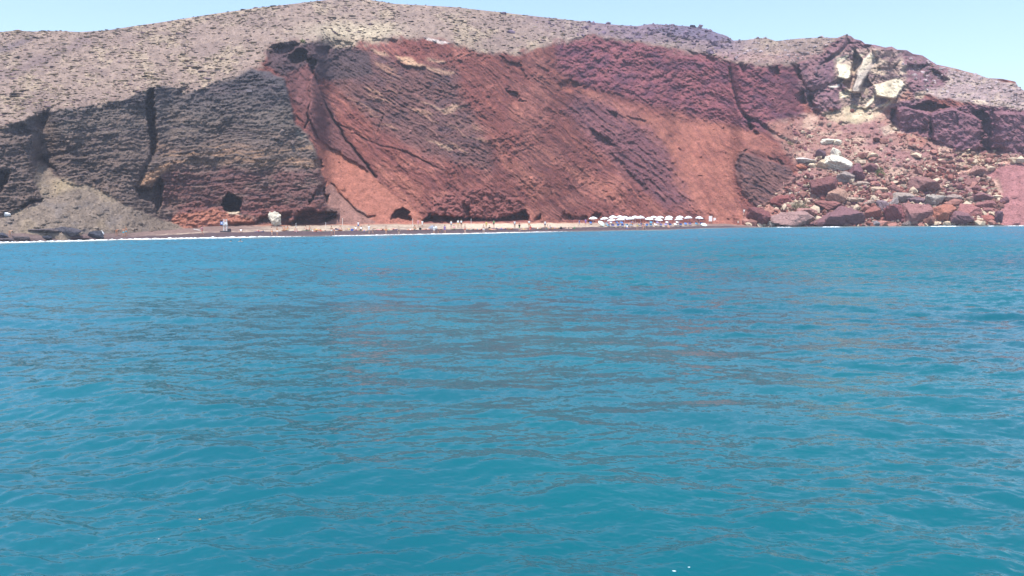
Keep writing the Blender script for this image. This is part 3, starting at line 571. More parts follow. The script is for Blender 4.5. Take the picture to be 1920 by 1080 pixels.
BOULDERS = [  # x0, x1, y0, y1, colour, cuts, label
 (1397,1446,389,428,(136,84,84),[OVL,TOPR],'low red boulder with a large dark overhanging face where the sand ends'),
 (1446,1523,397,430,(170,134,128),[TOPF],'broad smooth pinkish boulder at the water below the pale grey bush'),
 (1492,1531,390,409,(176,128,120),[TOPF,OV],'flat pink slab lying behind the broad smooth pinkish boulder'),
 (1522,1618,387,430,(140,100,104),[TOPF],'huge rounded purple boulder standing in the water, widest of the rockfall'),
 (1516,1568,331,380,(134,88,86),[OV],'tall upright brown boulder in the middle of the rockfall'),
 (1545,1586,353,389,(186,144,124),[OV,TOPF],'tan capped boulder with dark underside beside the tall brown boulder'),
 (1527,1580,376,397,(158,104,98),[TOPF],'reddish wedge of rock between the tan capped boulder and the huge purple one'),
 (1541,1595,291,330,WHT,[(-.35,-.7,-.6,.35),(.4,-.5,.75,.4)],'largest bright white boulder high in the rockfall with dark hollow below'),
 (1559,1575,277,298,WHT,[],'narrow white spike of rock on top of the largest white boulder'),
 (1539,1564,260,272,(244,236,214),[OV,TOPF],'wider of two cream slabs at the very top of the rockfall'),
 (1563,1580,261,274,(240,228,200),[OV],'smaller rounded cream slab of the pair topping the rockfall'),
 (1486,1531,296,308,(236,228,222),[OV,TOPF],'long low white slab roofing a small orange rock'),
 (1489,1512,308,319,ORG,[],'small orange rock under the long low white slab'),
 (1512,1529,305,318,CRM,[TOPF],'small cream block under the end of the long white slab'),
 (1530,1554,299,323,(220,196,164),[TOPR],'cream wedge leaning against the largest white boulder'),
 (1592,1619,307,337,(138,94,100),[],'purple block directly beside the largest white boulder'),
 (1619,1644,306,325,(146,100,98),[OVL],'purple brown block next to the green shrub on the scree'),
 (1564,1601,322,350,(168,150,142),[OV,TOPR],'grey angular boulder right below the largest white boulder'),
 (1529,1549,280,303,(116,88,98),[],'dark layered rock above the cream wedge'),
 (1584,1622,370,386,(190,164,146),[TOPF,OV],'pale flat slab above the huge purple boulder'),
 (1619,1642,375,389,(172,146,134),[OV],'small tan block beside the pale flat slab'),
 (1642,1664,376,398,(150,128,134),[],'grey upright stone between the tan block and the flat grey slab'),
 (1673,1712,361,385,(174,156,144),[TOPF,OV],'grey slab with a flat sunlit top above the red boulders'),
 (1663,1681,371,388,(168,154,150),[],'small square grey stone against the flat grey slab'),
 (1619,1658,387,418,(168,108,98),[OV],'rounded red boulder beside the bright green plant'),
 (1656,1701,384,427,(156,96,98),[OV],'crimson boulder at the water between red and pinkish boulders'),
 (1705,1762,331,367,(158,114,108),[OV,(0,-.5,-.85,.3),TOPF],'big jutting boulder with a deep shadowed underside on the upper scree'),
 (1732,1771,365,395,(178,166,154),[(-.5,-.7,-.5,.35),(.5,-.7,-.5,.35),TOPF],'box shaped grey boulder with bright top and two dark faces'),
 (1702,1736,370,392,(130,104,110),[OV,OVL],'dark wedge standing in for shadow beside the box shaped grey boulder'),  # dark stone added where only a shadow lies
 (1696,1746,382,425,(164,116,112),[TOPF],'pinkish boulder at the water below the shadow wedge'),
 (1745,1794,384,425,(180,116,96),[(-.5,-.7,-.5,.4)],'orange boulder at the water below the box shaped boulder'),
 (1779,1824,396,427,(140,100,104),[OV,(0,-1,-.2,.3)],'boulder with a big dark hollow face at the water beside the orange one'),
 (1792,1838,382,412,(170,112,108),[TOPF,TOPR],'pink boulder resting above the one with the dark hollow face'),
 (1768,1802,364,386,(170,146,136),[TOPF,OV],'tilted pale slab beyond the box shaped grey boulder'),
 (1816,1856,311,336,(176,130,118),[OV,TOPF],'squared brown boulder beside the scree path with dark hollow under it'),
 (1805,1831,335,353,(158,110,104),[],'round brown boulder just below the scree path'),
 (1821,1837,347,361,(150,102,100),[OV],'small purple stone touching the round brown boulder'),
 (1820,1866,361,379,(150,108,108),[OV,OVL],'long overhanging boulder on the scree near the smooth red slab'),
 (1829,1866,376,398,(158,106,104),[OV],'brown boulder under the long overhanging one'),
 (1874,1890,369,383,(138,96,102),[OV],'small dark boulder on the edge of the smooth red slab'),
 (1838,1872,389,406,(162,108,104),[TOPF],'low flat pink boulder near the foot of the smooth red slab'),
 (1838,1862,403,425,(172,104,94),[],'small orange red boulder at the water, last before the smooth slab'),
 (1862,1880,396,424,(132,96,106),[OV],'narrow dark pillar of rock at the foot of the smooth red slab'),
 (1857,1885,420,427,DRK,[],'low black rock awash in the sea near the smooth slab'),
 (1793,1809,298,307,(150,102,104),[],'small purple rock on the pale scree below the crag blocks'),
 (1756,1776,311,320,(158,110,106),[],'flat purple stone on the scree just above the path'),
 (1664,1686,346,360,(160,112,106),[],'lone brown rock on the pale sandy shelf of the scree'),
 (1478,1500,410,430,(176,158,150),[],'small grey stone wet by foam beside the low red boulder'),
 (1440,1462,414,430,(188,176,168),[],'pale low stone at the foam in front of the broad pinkish boulder'),
 (1690,1712,414,428,(158,138,132),[],'low grey stone at the water in front of the pinkish boulder'),
 (1633,1650,414,428,(150,142,146),[],'small grey stone at the water below the rounded red boulder'),
 (1446,1484,366,390,(150,88,84),[TOPF],'reddish rock above the low red boulder at the end of the beach'),
 (1606,1632,340,352,(196,172,156),[OV,TOPF],'thin pale plate of rock right of the grey angular boulder'),
 (1630,1662,350,364,(206,178,152),[OV,TOPF],'cream plate of rock on the edge of the sandy shelf'),
]
BOULDERS_L = [
 (108,152,425,447,(92,88,96),[OV],'largest dark rock on the shore, behind the walker in black shorts'),
 (79,98,441,451,(70,72,84),[],'small black rock at the foam in front of the largest dark rock'),
 (167,194,433,449,(84,86,98),[OV],'dark blue grey rock beside the white bag'),
 (-4,16,436,449,(84,84,96),[OV],'dark rock cut off by the edge of the picture'),
 (26,54,443,453,(98,88,90),[TOPF],'low brown rock at the foam below the bending person'),
 (2,28,446,455,(100,90,94),[TOPF],'flat wet rock in the foam, nearest the picture edge'),
 (134,170,442,450,(124,100,100),[TOPF],'flat brown ledge at the foam before the blue grey rock'),
 (56,112,428,440,(108,98,100),[TOPF,OV],'long low grey ledge behind the small black rock'),
 (290,305,425,432,(104,100,98),[],'small grey stone at the toe of the talus'),
]
def boulder(i, rec, group, left=False):
    x0, x1, y0, y1, c, cuts, lab = rec; cx, cy = (x0 + x1) / 2, (y0 + y1) / 2
    if left: dS = on_beach(cx, min(y1 - 3, float(table(cx, WATERL)) - .5)).y
    else: dS = float(surf(cx, min(cy + (y1 - y0) * .1, float(foot_py(cx)) - .5))[1])
    m = dS / FPX; w, h = (x1 - x0) * m * 1.06, (y1 - y0) * m * 1.06; dep = max(.6 * w, .9 * h) * 1.1
    v = rock_shape(I3V, 200 + i * 7 + (900 if left else 0), 10, cuts, .08) * np.array([w / 2, dep / 2, h / 2])
    me = mesh_np('boulder', v, I3F, False)
    o = obj('boulder', me, M_boulder, label=lab, cat='boulder', group=group, color=(lin(c) * .92 + lin(c).mean() * .08) * .78)
    o.location = at(cx, cy, dS - dep * (.12 if not left else -.05))
for i, b in enumerate(BOULDERS): boulder(i, b, G1)
for i, b in enumerate(BOULDERS_L): boulder(i, b, G2, True)
# the pale rock standing on the beach and small pale rock on the talus
p0 = on_beach(516.5, 424); h = 27 * p0.y / FPX
v = rock_shape(I3V, 77, 16, (), .22) * np.array([h * .44, h * .38, h * .58]); me = mesh_np('pale_rock', v, I3F, False)
obj('pale_rock', me, M_boulder, label='tall knobbly off white rock standing alone on the beach', cat='rock', color=lin((228, 218, 198)) * .85, loc=p0 + Vector((0, 0, h * .46)))
q = surf(15, 403); v = rock_shape(I3V, 78, 12, (), .1) * np.array([.62, .5, .42]); me = mesh_np('pale_rock', v, I3F, False)
obj('pale_rock', me, M_boulder, label='small bright white rock lodged on the grey talus', cat='rock', color=(.8, .8, .8), loc=q + np.array([0, -.2, .1]))

# ------------------------------------------------------------------ loose rubble, stones on the cliff, scrub: uncountable
def scatter(name, pts, size, cols, flat, seed, mat, label, base=I1V, faces=I1F, squash=(1, 1, .7)):
    g = np.random.default_rng(seed); n = len(pts); nv = len(base)
    V = base[None] * (1 + .35 * g.normal(size=(n, nv, 1)).clip(-1.2, 1.2))
    V = V * (np.array(squash) * (1 + .3 * g.normal(size=(n, 1, 3)).clip(-1, 1)))
    a = g.uniform(0, 6.28, n); ca, sa = np.cos(a)[:, None], np.sin(a)[:, None]
    V = np.stack([V[..., 0] * ca - V[..., 1] * sa, V[..., 0] * sa + V[..., 1] * ca, V[..., 2]], -1) * size[:, None, None] + pts[:, None, :]
    F = (faces[None] + (np.arange(n) * nv)[:, None, None]).reshape(-1, 3)
    me = mesh_np(name, V.reshape(-1, 3), F, not flat); color_attr(me, 'geology', np.repeat(cols, nv, 0)); return obj(name, me, mat, kind='stuff', label=label)
def sample(mask, n, seed):
    g = np.random.default_rng(seed); w = mask.ravel().clip(0, None); w = w / w.sum(); i = g.choice(w.size, n, p=w); return i
def pts_from(i, jit, seed):
    g = np.random.default_rng(seed); px = PX.ravel()[i] + g.uniform(-1, 1, len(i)); py = PY.ravel()[i] + g.uniform(-.8, .8, len(i)); return px, py, surf(px, py)
g = np.random.default_rng(5)
i = sample(m_rub * (1 - m_rs) * (1 - .8 * m_blk) * (.25 + 1.2 * sst(-.2, .5, n_lo)) * sst(225, 300, PY), 3300, 51); px, py, pp = pts_from(i, 1, 52)
sz = np.clip((.17 * g.pareto(2.2, len(i)) + .16) * (1 + .8 * sst(340, 410, py)), .14, 1.3); c = lin((160, 114, 104)) * (1 + .35 * g.normal(size=(len(i), 1))).clip(.4, 1.7); pale = g.random(len(i)) < .4; c[pale] = lin((214, 192, 166)); c *= .76
I2 = bmesh.new(); bmesh.ops.create_icosphere(I2, subdivisions=2, radius=1); I2V = np.array([v.co[:] for v in I2.verts]); I2F = np.array([[v.index for v in f.verts] for f in I2.faces]); I2.free()
scatter('scree_rubble', pp + np.stack([0 * sz, -sz * .3, sz * .15], -1), sz, c.clip(.02, .8), True, 53, M_rubble, 'loose angular rubble covering the rockfall slope')
i = sample(m_rub * (1 - m_rs) * (1 - m_blk) * (.1 + sst(300, 370, PY)) * (sst(1440, 1480, PX)), 1150, 251); px, py, pp = pts_from(i, 1, 252)
sz = g.uniform(.3, .9, len(i)); nv = len(I2V); shp = [rock_shape(I2V, 900 + k, 12, (), .06) for k in range(14)]
V = np.concatenate([(shp[k % 14] * np.array([1, .9, g.uniform(.5, .9)]) * sz[k]) @ np.array(Matrix.Rotation(g.uniform(0, 6.28), 3, 'Z') @ Matrix.Rotation(g.uniform(-.5, .5), 3, 'X')).T + pp[k] + np.array([0, -sz[k] * .25, sz[k] * .15]) for k in range(len(i))])
F = (I2F[None] + (np.arange(len(i)) * nv)[:, None, None]).reshape(-1, 3); c = np.array([lin([(150, 96, 90), (134, 90, 94), (166, 132, 120), (158, 104, 92), (190, 166, 148)][g.integers(5)]) for _ in i]) * g.uniform(.5, 1.05, (len(i), 1)) * .8
me = mesh_np('rockfall_blocks', V, F, False); color_attr(me, 'geology', np.repeat(c, nv, 0)); obj('rockfall_blocks', me, M_rubble, kind='stuff', label='jumble of broken blocks packed between the boulders')
i = sample((m_rockface * .6 + m_tal * .8 + .5 * m_l2 + .3 * m_l1) * (1 - m_rub) * (1 - m_crag), 5200, 61); px, py, pp = pts_from(i, 1, 62)
sz = np.clip(.08 * g.pareto(2.4, len(i)) + .08, .08, .55); c = ALB.reshape(-1, 3)[i] * g.uniform(.7, 1.5, (len(i), 1))
scatter('cliff_stones', pp, sz, c.clip(.02, .7), True, 63, M_rubble, 'stones stuck in the cliff and lying on its loose slopes')
i = sample(m_top * (1 - .6 * rockytop) * (.5 + .8 * sst(-.4, .4, n_lo)) * (.55 + .45 * sst(60, 0, PY - ps[None])), 11000, 71); px, py, pp = pts_from(i, 1, 72)
sz = np.clip(g.lognormal(-1.55, .45, len(i)), .10, .75); c = np.where(g.random((len(i), 1)) < .5, lin((156, 138, 120)), lin((176, 156, 130))); k = g.random(len(i)); c[k < .10] = lin((118, 106, 98)); c[k > .86] = lin((166, 138, 142)); c = c * g.uniform(.75, 1.2, (len(i), 1)) * .86
scatter('dry_scrub', pp + np.stack([0 * sz, sz * .22, -sz * .02], -1), sz * 1.15, c, False, 73, M_scrub, 'low dry scrub dotted over the hilltop', squash=(1.2, 1.2, .24))
i = sample(rockytop * m_top, 900, 81); px, py, pp = pts_from(i, 1, 82); sz = np.clip(.35 * g.pareto(2.2, len(i)) + .3, .25, .95); c = (lin((126, 108, 122)) + (lin((178, 160, 160)) - lin((126, 108, 122))) * sst(1340, 1420, px)[:, None]) * g.uniform(.6, 1.3, (len(i), 1)) * .8; sz = sz * (1 - .35 * sst(1340, 1420, px))
scatter('ridge_rubble', pp, sz, c, True, 83, M_rubble, 'broken purple grey rock along the ridge')

# ------------------------------------------------------------------ shrubs on the rockfall
def shrub(px, py, w, h, c, lab, n=420, seed=1):
    g = np.random.default_rng(seed); b = surf(px, py); m = b[1] / FPX; root = obj('shrub', None, label=lab, cat='shrub', group='shrubs on the rockfall', loc=b)
    d = g.normal(size=(n, 3)); d /= np.linalg.norm(d, axis=1)[:, None]; d[:, 2] = np.abs(d[:, 2]); r = g.uniform(.45, 1, (n, 1)) ** .5 * (1 + .25 * np.sin(7 * np.arctan2(d[:, 1:2], d[:, :1])))
    ctr = d * r * np.array([w * m / 2, w * m / 2 * .7, h * m]); q = g.normal(size=(n, 4, 3)) * .10; V = (ctr[:, None] + q).reshape(-1, 3)
    F = np.arange(n * 4).reshape(n, 4); me = mesh_np('foliage', V, F, False); color_attr(me, 'geology', np.repeat(lin(c) * g.uniform(.5, 1.2, (n, 1)) * .7, 4, 0)); obj('foliage', me, M_scrub, root)
    sv = []; sf = []
    for k in range(7):
        a = k * .9; e = np.array([math.cos(a) * w * m * .3, math.sin(a) * w * m * .2, h * m * .7]); s0 = len(sv); u = np.array([.02, 0, 0]); v2 = np.array([0, .02, 0])
        sv += [u, v2, -u, -v2, e]; sf += [[s0, s0 + 1, s0 + 4], [s0 + 1, s0 + 2, s0 + 4], [s0 + 2, s0 + 3, s0 + 4], [s0 + 3, s0, s0 + 4]]
    me = mesh_np('stem', np.array(sv), np.array(sf), False); color_attr(me, 'geology', np.tile(lin((110, 90, 74)) * .6, (len(sv), 1))); obj('stem', me, M_scrub, root)
shrub(1496, 394, 42, 15, (196, 184, 150), 'wide pale straw coloured bush above the broad pinkish boulder', 900, 3)
shrub(1650, 331, 16, 16, (140, 152, 92), 'olive green shrub on the upper scree beside the purple brown block', 420, 4)
shrub(1604, 402, 18, 7, (122, 160, 70), 'bright green low plant between the purple and red boulders', 300, 5)
shrub(1480, 272, 16, 6, (160, 152, 110), 'small grey green shrub on the slope above the crescent outcrop', 200, 6)
shrub(568, 80, 8, 6, (190, 186, 130), 'single yellowish bush on the brink above the red chute', 160, 7)
shrub(1814, 383, 18, 9, (176, 164, 136), 'straw coloured tuft beside the pink boulder', 240, 8)

# ------------------------------------------------------------------ surf
def foam(name, pxs, off_d, wid, hgt, seed, label):
    pxs = np.asarray(pxs, float); d = water_d(pxs) - off_d + .5 * fbm(pxs / 30, pxs * 0, 3, seed); e_ = np.linspace(0, 1, len(pxs)); tap = sst(0, .08, e_) * sst(1, .8, e_); w = wid * tap * (1 + .8 * fbm(pxs / 14, pxs * 0 + 3, 3, seed + 1) - .12).clip(.0, 3) + .02; hgt = hgt * (tap * 1.1 - .1)
    t = np.linspace(-1, 1, 7)[:, None]; r = ray(pxs, np.full_like(pxs, 440.)); s = (r[:, 0] / r[:, 1])[None]
    dd = d[None] + t * w[None]; X = s * dd; hh = (hgt * np.ones_like(pxs))[None] * (.6 + .9 * fbm(pxs / 9, pxs * 0, 3, seed + 2)).clip(.15, 2)[None] - .06 * (1 - tap[None])
    Z = -.06 + (hh + .1) * (1 - np.abs(t) ** 2) + .04 * fbm(X / .35, dd / .35, 2, seed + 4); me = mesh_np(name, np.stack([X, dd, Z], -1).reshape(-1, 3), grid_faces(7, len(pxs)))
    o = obj(name, me, M_foam, kind='stuff', label=label); return o
m_, n_, l_, p_ = new_mat('foam'); t_ = n_.new('ShaderNodeTexNoise'); t_.inputs['Scale'].default_value = 2.5; t_.inputs['Detail'].default_value = 5
gg = n_.new('ShaderNodeNewGeometry'); l_.new(gg.outputs['Position'], t_.inputs['Vector']); rp = n_.new('ShaderNodeValToRGB'); rp.color_ramp.elements[0].color = (.55, .62, .64, 1); rp.color_ramp.elements[1].color = (.86, .87, .87, 1); rp.color_ramp.elements[0].position = .35; rp.color_ramp.elements[1].position = .55
l_.new(t_.outputs['Fac'], rp.inputs['Fac']); l_.new(rp.outputs[0], p_.inputs['Base Color']); p_.inputs['Roughness'].default_value = .8; M_foam = m_
foam('surf_foam', np.linspace(-260, 620, 900), .6, 1.1, .16, 150, 'white breaking surf along the beach below the grey cliff')
foam('surf_foam', np.linspace(600, 1100, 520), .3, .5, .07, 160, 'thin line of surf along the middle of the beach')
for a, b, sd in ((1455, 1486, 174), (1540, 1580, 178), (1742, 1800, 182), (1852, 1864, 186), (1886, 1930, 190)):
    foam('surf_foam', np.linspace(a, b, 90), 1.1 if a > 1300 else .3, .5, .08, sd, 'small patch of foam washing the rocks' if a > 1300 else 'last thin foam before the parasols')

# ------------------------------------------------------------------ people
def skin_body(name, J, E, root, sub=1):
    names = list(J); me = bpy.data.meshes.new(name); me.from_pydata([J[k][0] for k in names], [(names.index(a), names.index(b)) for a, b in E], [])
    o = bpy.data.objects.new('builder', me); C.objects.link(o); o.modifiers.new('s', 'SKIN'); 
    for i, k in enumerate(names): rr_ = J[k][1]; me.skin_vertices[0].data[i].radius = rr_ if isinstance(rr_, tuple) else (rr_, rr_); me.skin_vertices[0].data[i].use_root = (k == root)
    ss = o.modifiers.new('u', 'SUBSURF'); ss.levels = sub; ss.render_levels = sub
    dg = bpy.context.evaluated_depsgraph_get(); out = bpy.data.meshes.new_from_object(o.evaluated_get(dg)); out.name = name
    for q in out.polygons: q.use_smooth = True
    bpy.data.objects.remove(o); return out
STAND = dict(pel=(0,0,.95), spi=(0,.01,1.15), che=(0,0,1.34), nec=(0,0,1.49), hea=(0,-.02,1.60), cro=(0,-.02,1.70), sL=(-.17,0,1.42), eL=(-.25,.02,1.14), wL=(-.25,-.06,.90), fL=(-.25,-.09,.80), hL=(-.09,0,.90), kL=(-.11,-.02,.50), aL=(-.12,.02,.09), tL=(-.13,-.12,.04),
             sR=(.17,0,1.42), eR=(.25,.02,1.14), wR=(.25,-.06,.90), fR=(.25,-.09,.80), hR=(.09,0,.90), kR=(.11,-.02,.50), aR=(.12,.02,.09), tR=(.13,-.12,.04))
RAD = dict(pel=.13, spi=(.125,.095), che=(.15,.1), nec=.055, hea=(.075,.09), cro=(.055,.065), s=.06, e=.043, w=.033, f=.03, h=.088, k=.06, a=.042, t=.035)
EDG = [('pel','spi'),('spi','che'),('che','nec'),('nec','hea'),('hea','cro')] + [e for s in 'LR' for e in (('che','s'+s),('s'+s,'e'+s),('e'+s,'w'+s),('w'+s,'f'+s),('pel','h'+s),('h'+s,'k'+s),('k'+s,'a'+s),('a'+s,'t'+s))]
def pose(**kw): d = dict(STAND); d.update(kw); return d
POSES = {
 'standing': pose(),
 'standing hands on hips': pose(eL=(-.36,.04,1.18), wL=(-.19,-.02,1.0), fL=(-.12,-.06,.98), eR=(.36,.04,1.18), wR=(.19,-.02,1.0), fR=(.12,-.06,.98)),
 'walking': pose(kL=(-.1,-.2,.54), aL=(-.11,-.3,.10), tL=(-.11,-.44,.06), kR=(.1,.08,.5), aR=(.1,.36,.16), tR=(.1,.27,.05), eL=(-.25,.14,1.16), wL=(-.25,.2,.92), fL=(-.25,.2,.82), eR=(.25,-.1,1.15), wR=(.25,-.26,.96), fR=(.24,-.33,.9)),
 'bending over': pose(spi=(0,-.14,1.08), che=(0,-.36,1.12), nec=(0,-.50,1.07), hea=(0,-.58,1.0), cro=(0,-.64,.92), sL=(-.17,-.4,1.08), eL=(-.2,-.42,.80), wL=(-.18,-.46,.56), fL=(-.17,-.48,.47), sR=(.17,-.4,1.08), eR=(.2,-.42,.80), wR=(.18,-.46,.56), fR=(.17,-.48,.47), kL=(-.13,.02,.5), kR=(.13,.02,.5)),
 'sitting': pose(pel=(0,0,.13), spi=(0,.06,.33), che=(0,.10,.53), nec=(0,.1,.68), hea=(0,.07,.79), cro=(0,.07,.89), sL=(-.17,.1,.6), eL=(-.26,.26,.35), wL=(-.28,.34,.1), fL=(-.28,.36,.04), sR=(.17,.1,.6), eR=(.26,.26,.35), wR=(.28,.34,.1), fR=(.28,.36,.04), hL=(-.09,-.06,.12), kL=(-.12,-.42,.36), aL=(-.12,-.66,.06), tL=(-.12,-.78,.05), hR=(.09,-.06,.12), kR=(.12,-.42,.36), aR=(.12,-.66,.06), tR=(.12,-.78,.05)),
 'lying': pose(pel=(0,0,.13), spi=(.22,0,.13), che=(.42,0,.14), nec=(.57,0,.15), hea=(.69,0,.16), cro=(.79,0,.16), sL=(.48,-.17,.12), eL=(.3,-.28,.08), wL=(.08,-.24,.06), fL=(-.02,-.22,.05), sR=(.48,.17,.12), eR=(.3,.28,.08), wR=(.08,.24,.06), fR=(-.02,.22,.05), hL=(-.06,-.09,.11), kL=(-.45,-.11,.14), aL=(-.86,-.1,.06), tL=(-.9,-.11,.16), hR=(-.06,.09,.11), kR=(-.42,.12,.32), aR=(-.72,.11,.06), tR=(-.82,.11,.05)),
 'swimming': pose(pel=(0,.4,-.35), spi=(0,.26,-.2), che=(0,.12,-.08), nec=(0,0,.02), hea=(0,-.05,.12), cro=(0,-.05,.22), sL=(-.17,.05,-.05), eL=(-.34,-.16,-.08), wL=(-.3,-.4,-.06), fL=(-.28,-.48,-.05), sR=(.17,.05,-.05), eR=(.34,-.16,-.08), wR=(.3,-.4,-.06), fR=(.28,-.48,-.05), hL=(-.09,.46,-.4), kL=(-.12,.8,-.5), aL=(-.12,1.2,-.45), tL=(-.12,1.3,-.45), hR=(.09,.46,-.4), kR=(.12,.8,-.5), aR=(.12,1.2,-.5), tR=(.12,1.3,-.5)),
}
BODY, TRUNKS, TOP, HAIR = {}, {}, {}, {}
for nm, J in POSES.items():
    JJ = {k: (v, RAD[k] if k in RAD else RAD[k[0]]) for k, v in J.items()}
    BODY[nm] = skin_body('body', JJ, EDG, 'pel')
    V3 = lambda a, b, t: tuple(np.array(a) * (1 - t) + np.array(b) * t)
    T_ = dict(p=(J['pel'], .145), w=(V3(J['pel'], J['spi'], .5), (.135, .11)), a=(J['hL'], .103), b=(V3(J['hL'], J['kL'], .5), .10), c=(J['hR'], .103), d=(V3(J['hR'], J['kR'], .5), .10))
    TRUNKS[nm] = skin_body('trunks', T_, [('p','w'),('p','a'),('a','b'),('p','c'),('c','d')], 'p')
    T_ = dict(p=(V3(J['pel'], J['spi'], .6), (.145, .115)), m=(J['spi'], (.145, .115)), c=(J['che'], (.165, .118)), n=(V3(J['che'], J['nec'], .55), .1), a=(J['sL'], .078), b=(V3(J['sL'], J['eL'], .45), .068), d=(J['sR'], .078), e=(V3(J['sR'], J['eR'], .45), .068))
    TOP[nm] = skin_body('shirt', T_, [('p','m'),('m','c'),('c','n'),('c','a'),('a','b'),('c','d'),('d','e')], 'm')
    h0, h1 = np.array(J['hea']), np.array(J['cro']); ax = (h1 - h0) / np.linalg.norm(h1 - h0); bk = np.array([0, 1, 0]) if abs(ax[1]) < .6 else np.array([0, 0, 1]); bk = np.array([0, 0, -.4]) if nm == 'lying' else bk
    v = rock_shape(I1V, 3, 0, (), .0) * np.array([.095, .105, .105]) + h0 + ax * .085 + bk * .03; HAIR[nm] = mesh_np('hair', v, I1F, True)
for d_, mm in ((BODY, M_skin), (TRUNKS, M_cloth), (TOP, M_cloth), (HAIR, M_hair)):
    for q in d_.values(): q.materials.append(mm)
SKINS = [(.50, .27, .17), (.58, .34, .23), (.42, .21, .13), (.62, .40, .29)]
HAIRC = [(.02, .014, .01), (.06, .035, .02), (.22, .14, .06), (.03, .02, .015)]
COLS = dict(black=(.015, .015, .018), white=(.78, .78, .76), red=(.45, .05, .05), blue=(.05, .14, .48), turquoise=(.03, .36, .46), pink=(.65, .28, .32), yellow=(.62, .50, .14), purple=(.24, .14, .42), green=(.12, .30, .12), orange=(.62, .22, .06), navy=(.03, .05, .16), grey=(.32, .32, .34))
def person(loc, pos, swim, label, top=None, rotz=0, scale=1.0, group='people on the beach', hair=None, seed=0):
    r = random.Random(seed); sk = r.choice(SKINS); root = obj('person', None, label=label, cat='person', group=group, loc=loc, rotz=rotz); root.scale = (scale,) * 3
    obj('body', BODY[pos], None, root, color=sk); obj('trunks', TRUNKS[pos], None, root, color=COLS[swim])
    if top: obj('shirt', TOP[pos], None, root, color=COLS[top])
    obj('hair', HAIR[pos], None, root, color=COLS[hair] if hair else r.choice(HAIRC)); return root
PEOPLE = [ # px, feet py, pose, swimwear, shirt, turn (deg), zone landmark
 (19,444,'bending over','orange',None,70,0),(118,447.5,'walking','black',None,-70,0),(219,442,'bending over','orange',None,60,0),(232,444,'standing','turquoise',None,20,0),(237,443,'standing hands on hips','turquoise',None,-30,0),(379,441,'walking','red','pink',80,0),
 (452,436,'sitting','white','white',10,1),(486,434.5,'lying','red',None,8,1),(510,441.5,'walking','orange',None,40,1),(520,442,'standing','white',None,-20,1),
 (533,432,'sitting','black',None,30,2),(539,431.5,'sitting','yellow',None,-20,2),(574,432,'sitting','red',None,60,2),(580,431.5,'sitting','red',None,-40,2),(594,431.5,'lying','yellow',None,0,2),(602,434,'lying','red',None,15,2),(622,440.5,'standing','white',None,30,2),(627,440,'bending over','red',None,-60,2),(629,430,'lying','black',None,175,2),(638,431.5,'sitting','blue',None,0,2),
 (555,434,'sitting','purple',None,20,2),(587,434.5,'lying','white',None,-6,2),
 (667,432,'sitting','blue','white',20,3),(672,430,'standing','blue','white',0,3),(677,432,'sitting','navy','white',-25,3),(692,438.5,'standing','white','white',20,3),(699,437,'bending over','white',None,60,3),(710,432,'lying','pink',None,5,3),(719,431,'lying','black',None,-8,3),(724,439.5,'standing','orange',None,0,3),(730,432,'lying','green',None,10,3),(739,430.5,'lying','red',None,-4,3),(748,440.5,'standing','black',None,10,3),(655,431,'lying','yellow',None,4,3),(684,434,'lying','purple',None,-5,3),
 (770,431.5,'lying','white',None,6,4),(778,431,'sitting','green',None,30,4),(784,426.5,'standing','pink','pink',40,4),(792,428,'standing','white','white',-10,4),(800,431,'lying','black',None,-8,4),(814,439,'standing','white','white',25,4),(822,439,'bending over','black',None,70,4),(834,438.5,'standing','purple','purple',0,4),(846,429,'standing','grey','white',20,4),(851,430,'sitting','pink','pink',-20,4),(859,427,'standing','yellow','white',0,4),(865,427,'standing','black','white',30,4),(872,438,'standing','red',None,-15,4),(880,431,'lying','orange',None,5,4),
 (896,431,'lying','turquoise',None,-5,5),(907,438.5,'standing','white',None,10,5),(912,429,'standing','yellow','yellow',-20,5),(918,431,'sitting','black','black',20,5),(926,427,'standing','black','green',0,5),(924,431.5,'lying','pink',None,8,5),(941,430,'lying','blue',None,-6,5),(955,430,'lying','green',None,4,5),(965,428.5,'standing','grey','white',30,5),(974,434.5,'standing','green','black',-20,5),(983,431,'lying','yellow',None,5,5),(992,428,'standing','orange','white',10,5),(994.5,430.5,'sitting','red','red',-20,5),(1009,429.5,'lying','white',None,-8,5),
 (1022,428.5,'standing','navy','white',15,5),(1027,429.5,'sitting','green',None,40,5),(1031,430,'sitting','orange','grey',-30,5),(1041,429,'lying','purple',None,6,5),(1067,429,'lying','black',None,-6,5),(1086,425.5,'walking','blue','blue',60,5),(1098,424,'standing hands on hips','purple','purple',0,5),
 (1142,426,'standing','pink','pink',20,6),(1176,428.5,'sitting','white','white',10,6),(1186,426.5,'standing','orange',None,-30,6),(1195,431,'standing','yellow',None,0,6),(1205,431.5,'standing','pink',None,20,6),(1208.5,431,'walking','orange',None,-60,6),(1253,427,'sitting','purple',None,0,6),(1307,419,'standing','black','black',20,6),
 (1384,422.5,'standing','white',None,10,7),
]
LM = ['the grey talus', 'the beach stand', 'the pale rock', 'the red scree chute', 'the small arch cave', 'the long dark undercut', 'the parasols', 'the boulder end of the beach']
MANUAL = {19: 'person in orange shorts bending over by the rocks at the picture edge', 118: 'person in black shorts walking along the shore past the largest dark rock', 219: 'person in orange shorts bending down beside the one in turquoise trunks', 232: 'person in turquoise trunks standing upright below the talus', 237: 'person in turquoise trunks, hands on hips, just behind another',
 379: 'lone person in a pink shirt walking at the toe of the talus', 452: 'person in white sitting alone beside the beach stand', 486: 'sunbather in red lying between the beach stand and the pale rock', 510: 'person in orange trunks wading just before the pale rock', 520: 'person in white swimwear standing in the surf below the pale rock', 1384: 'person in white shorts standing where the sand meets the boulders', 1307: 'person in black standing behind the last parasol before the sign boards'}
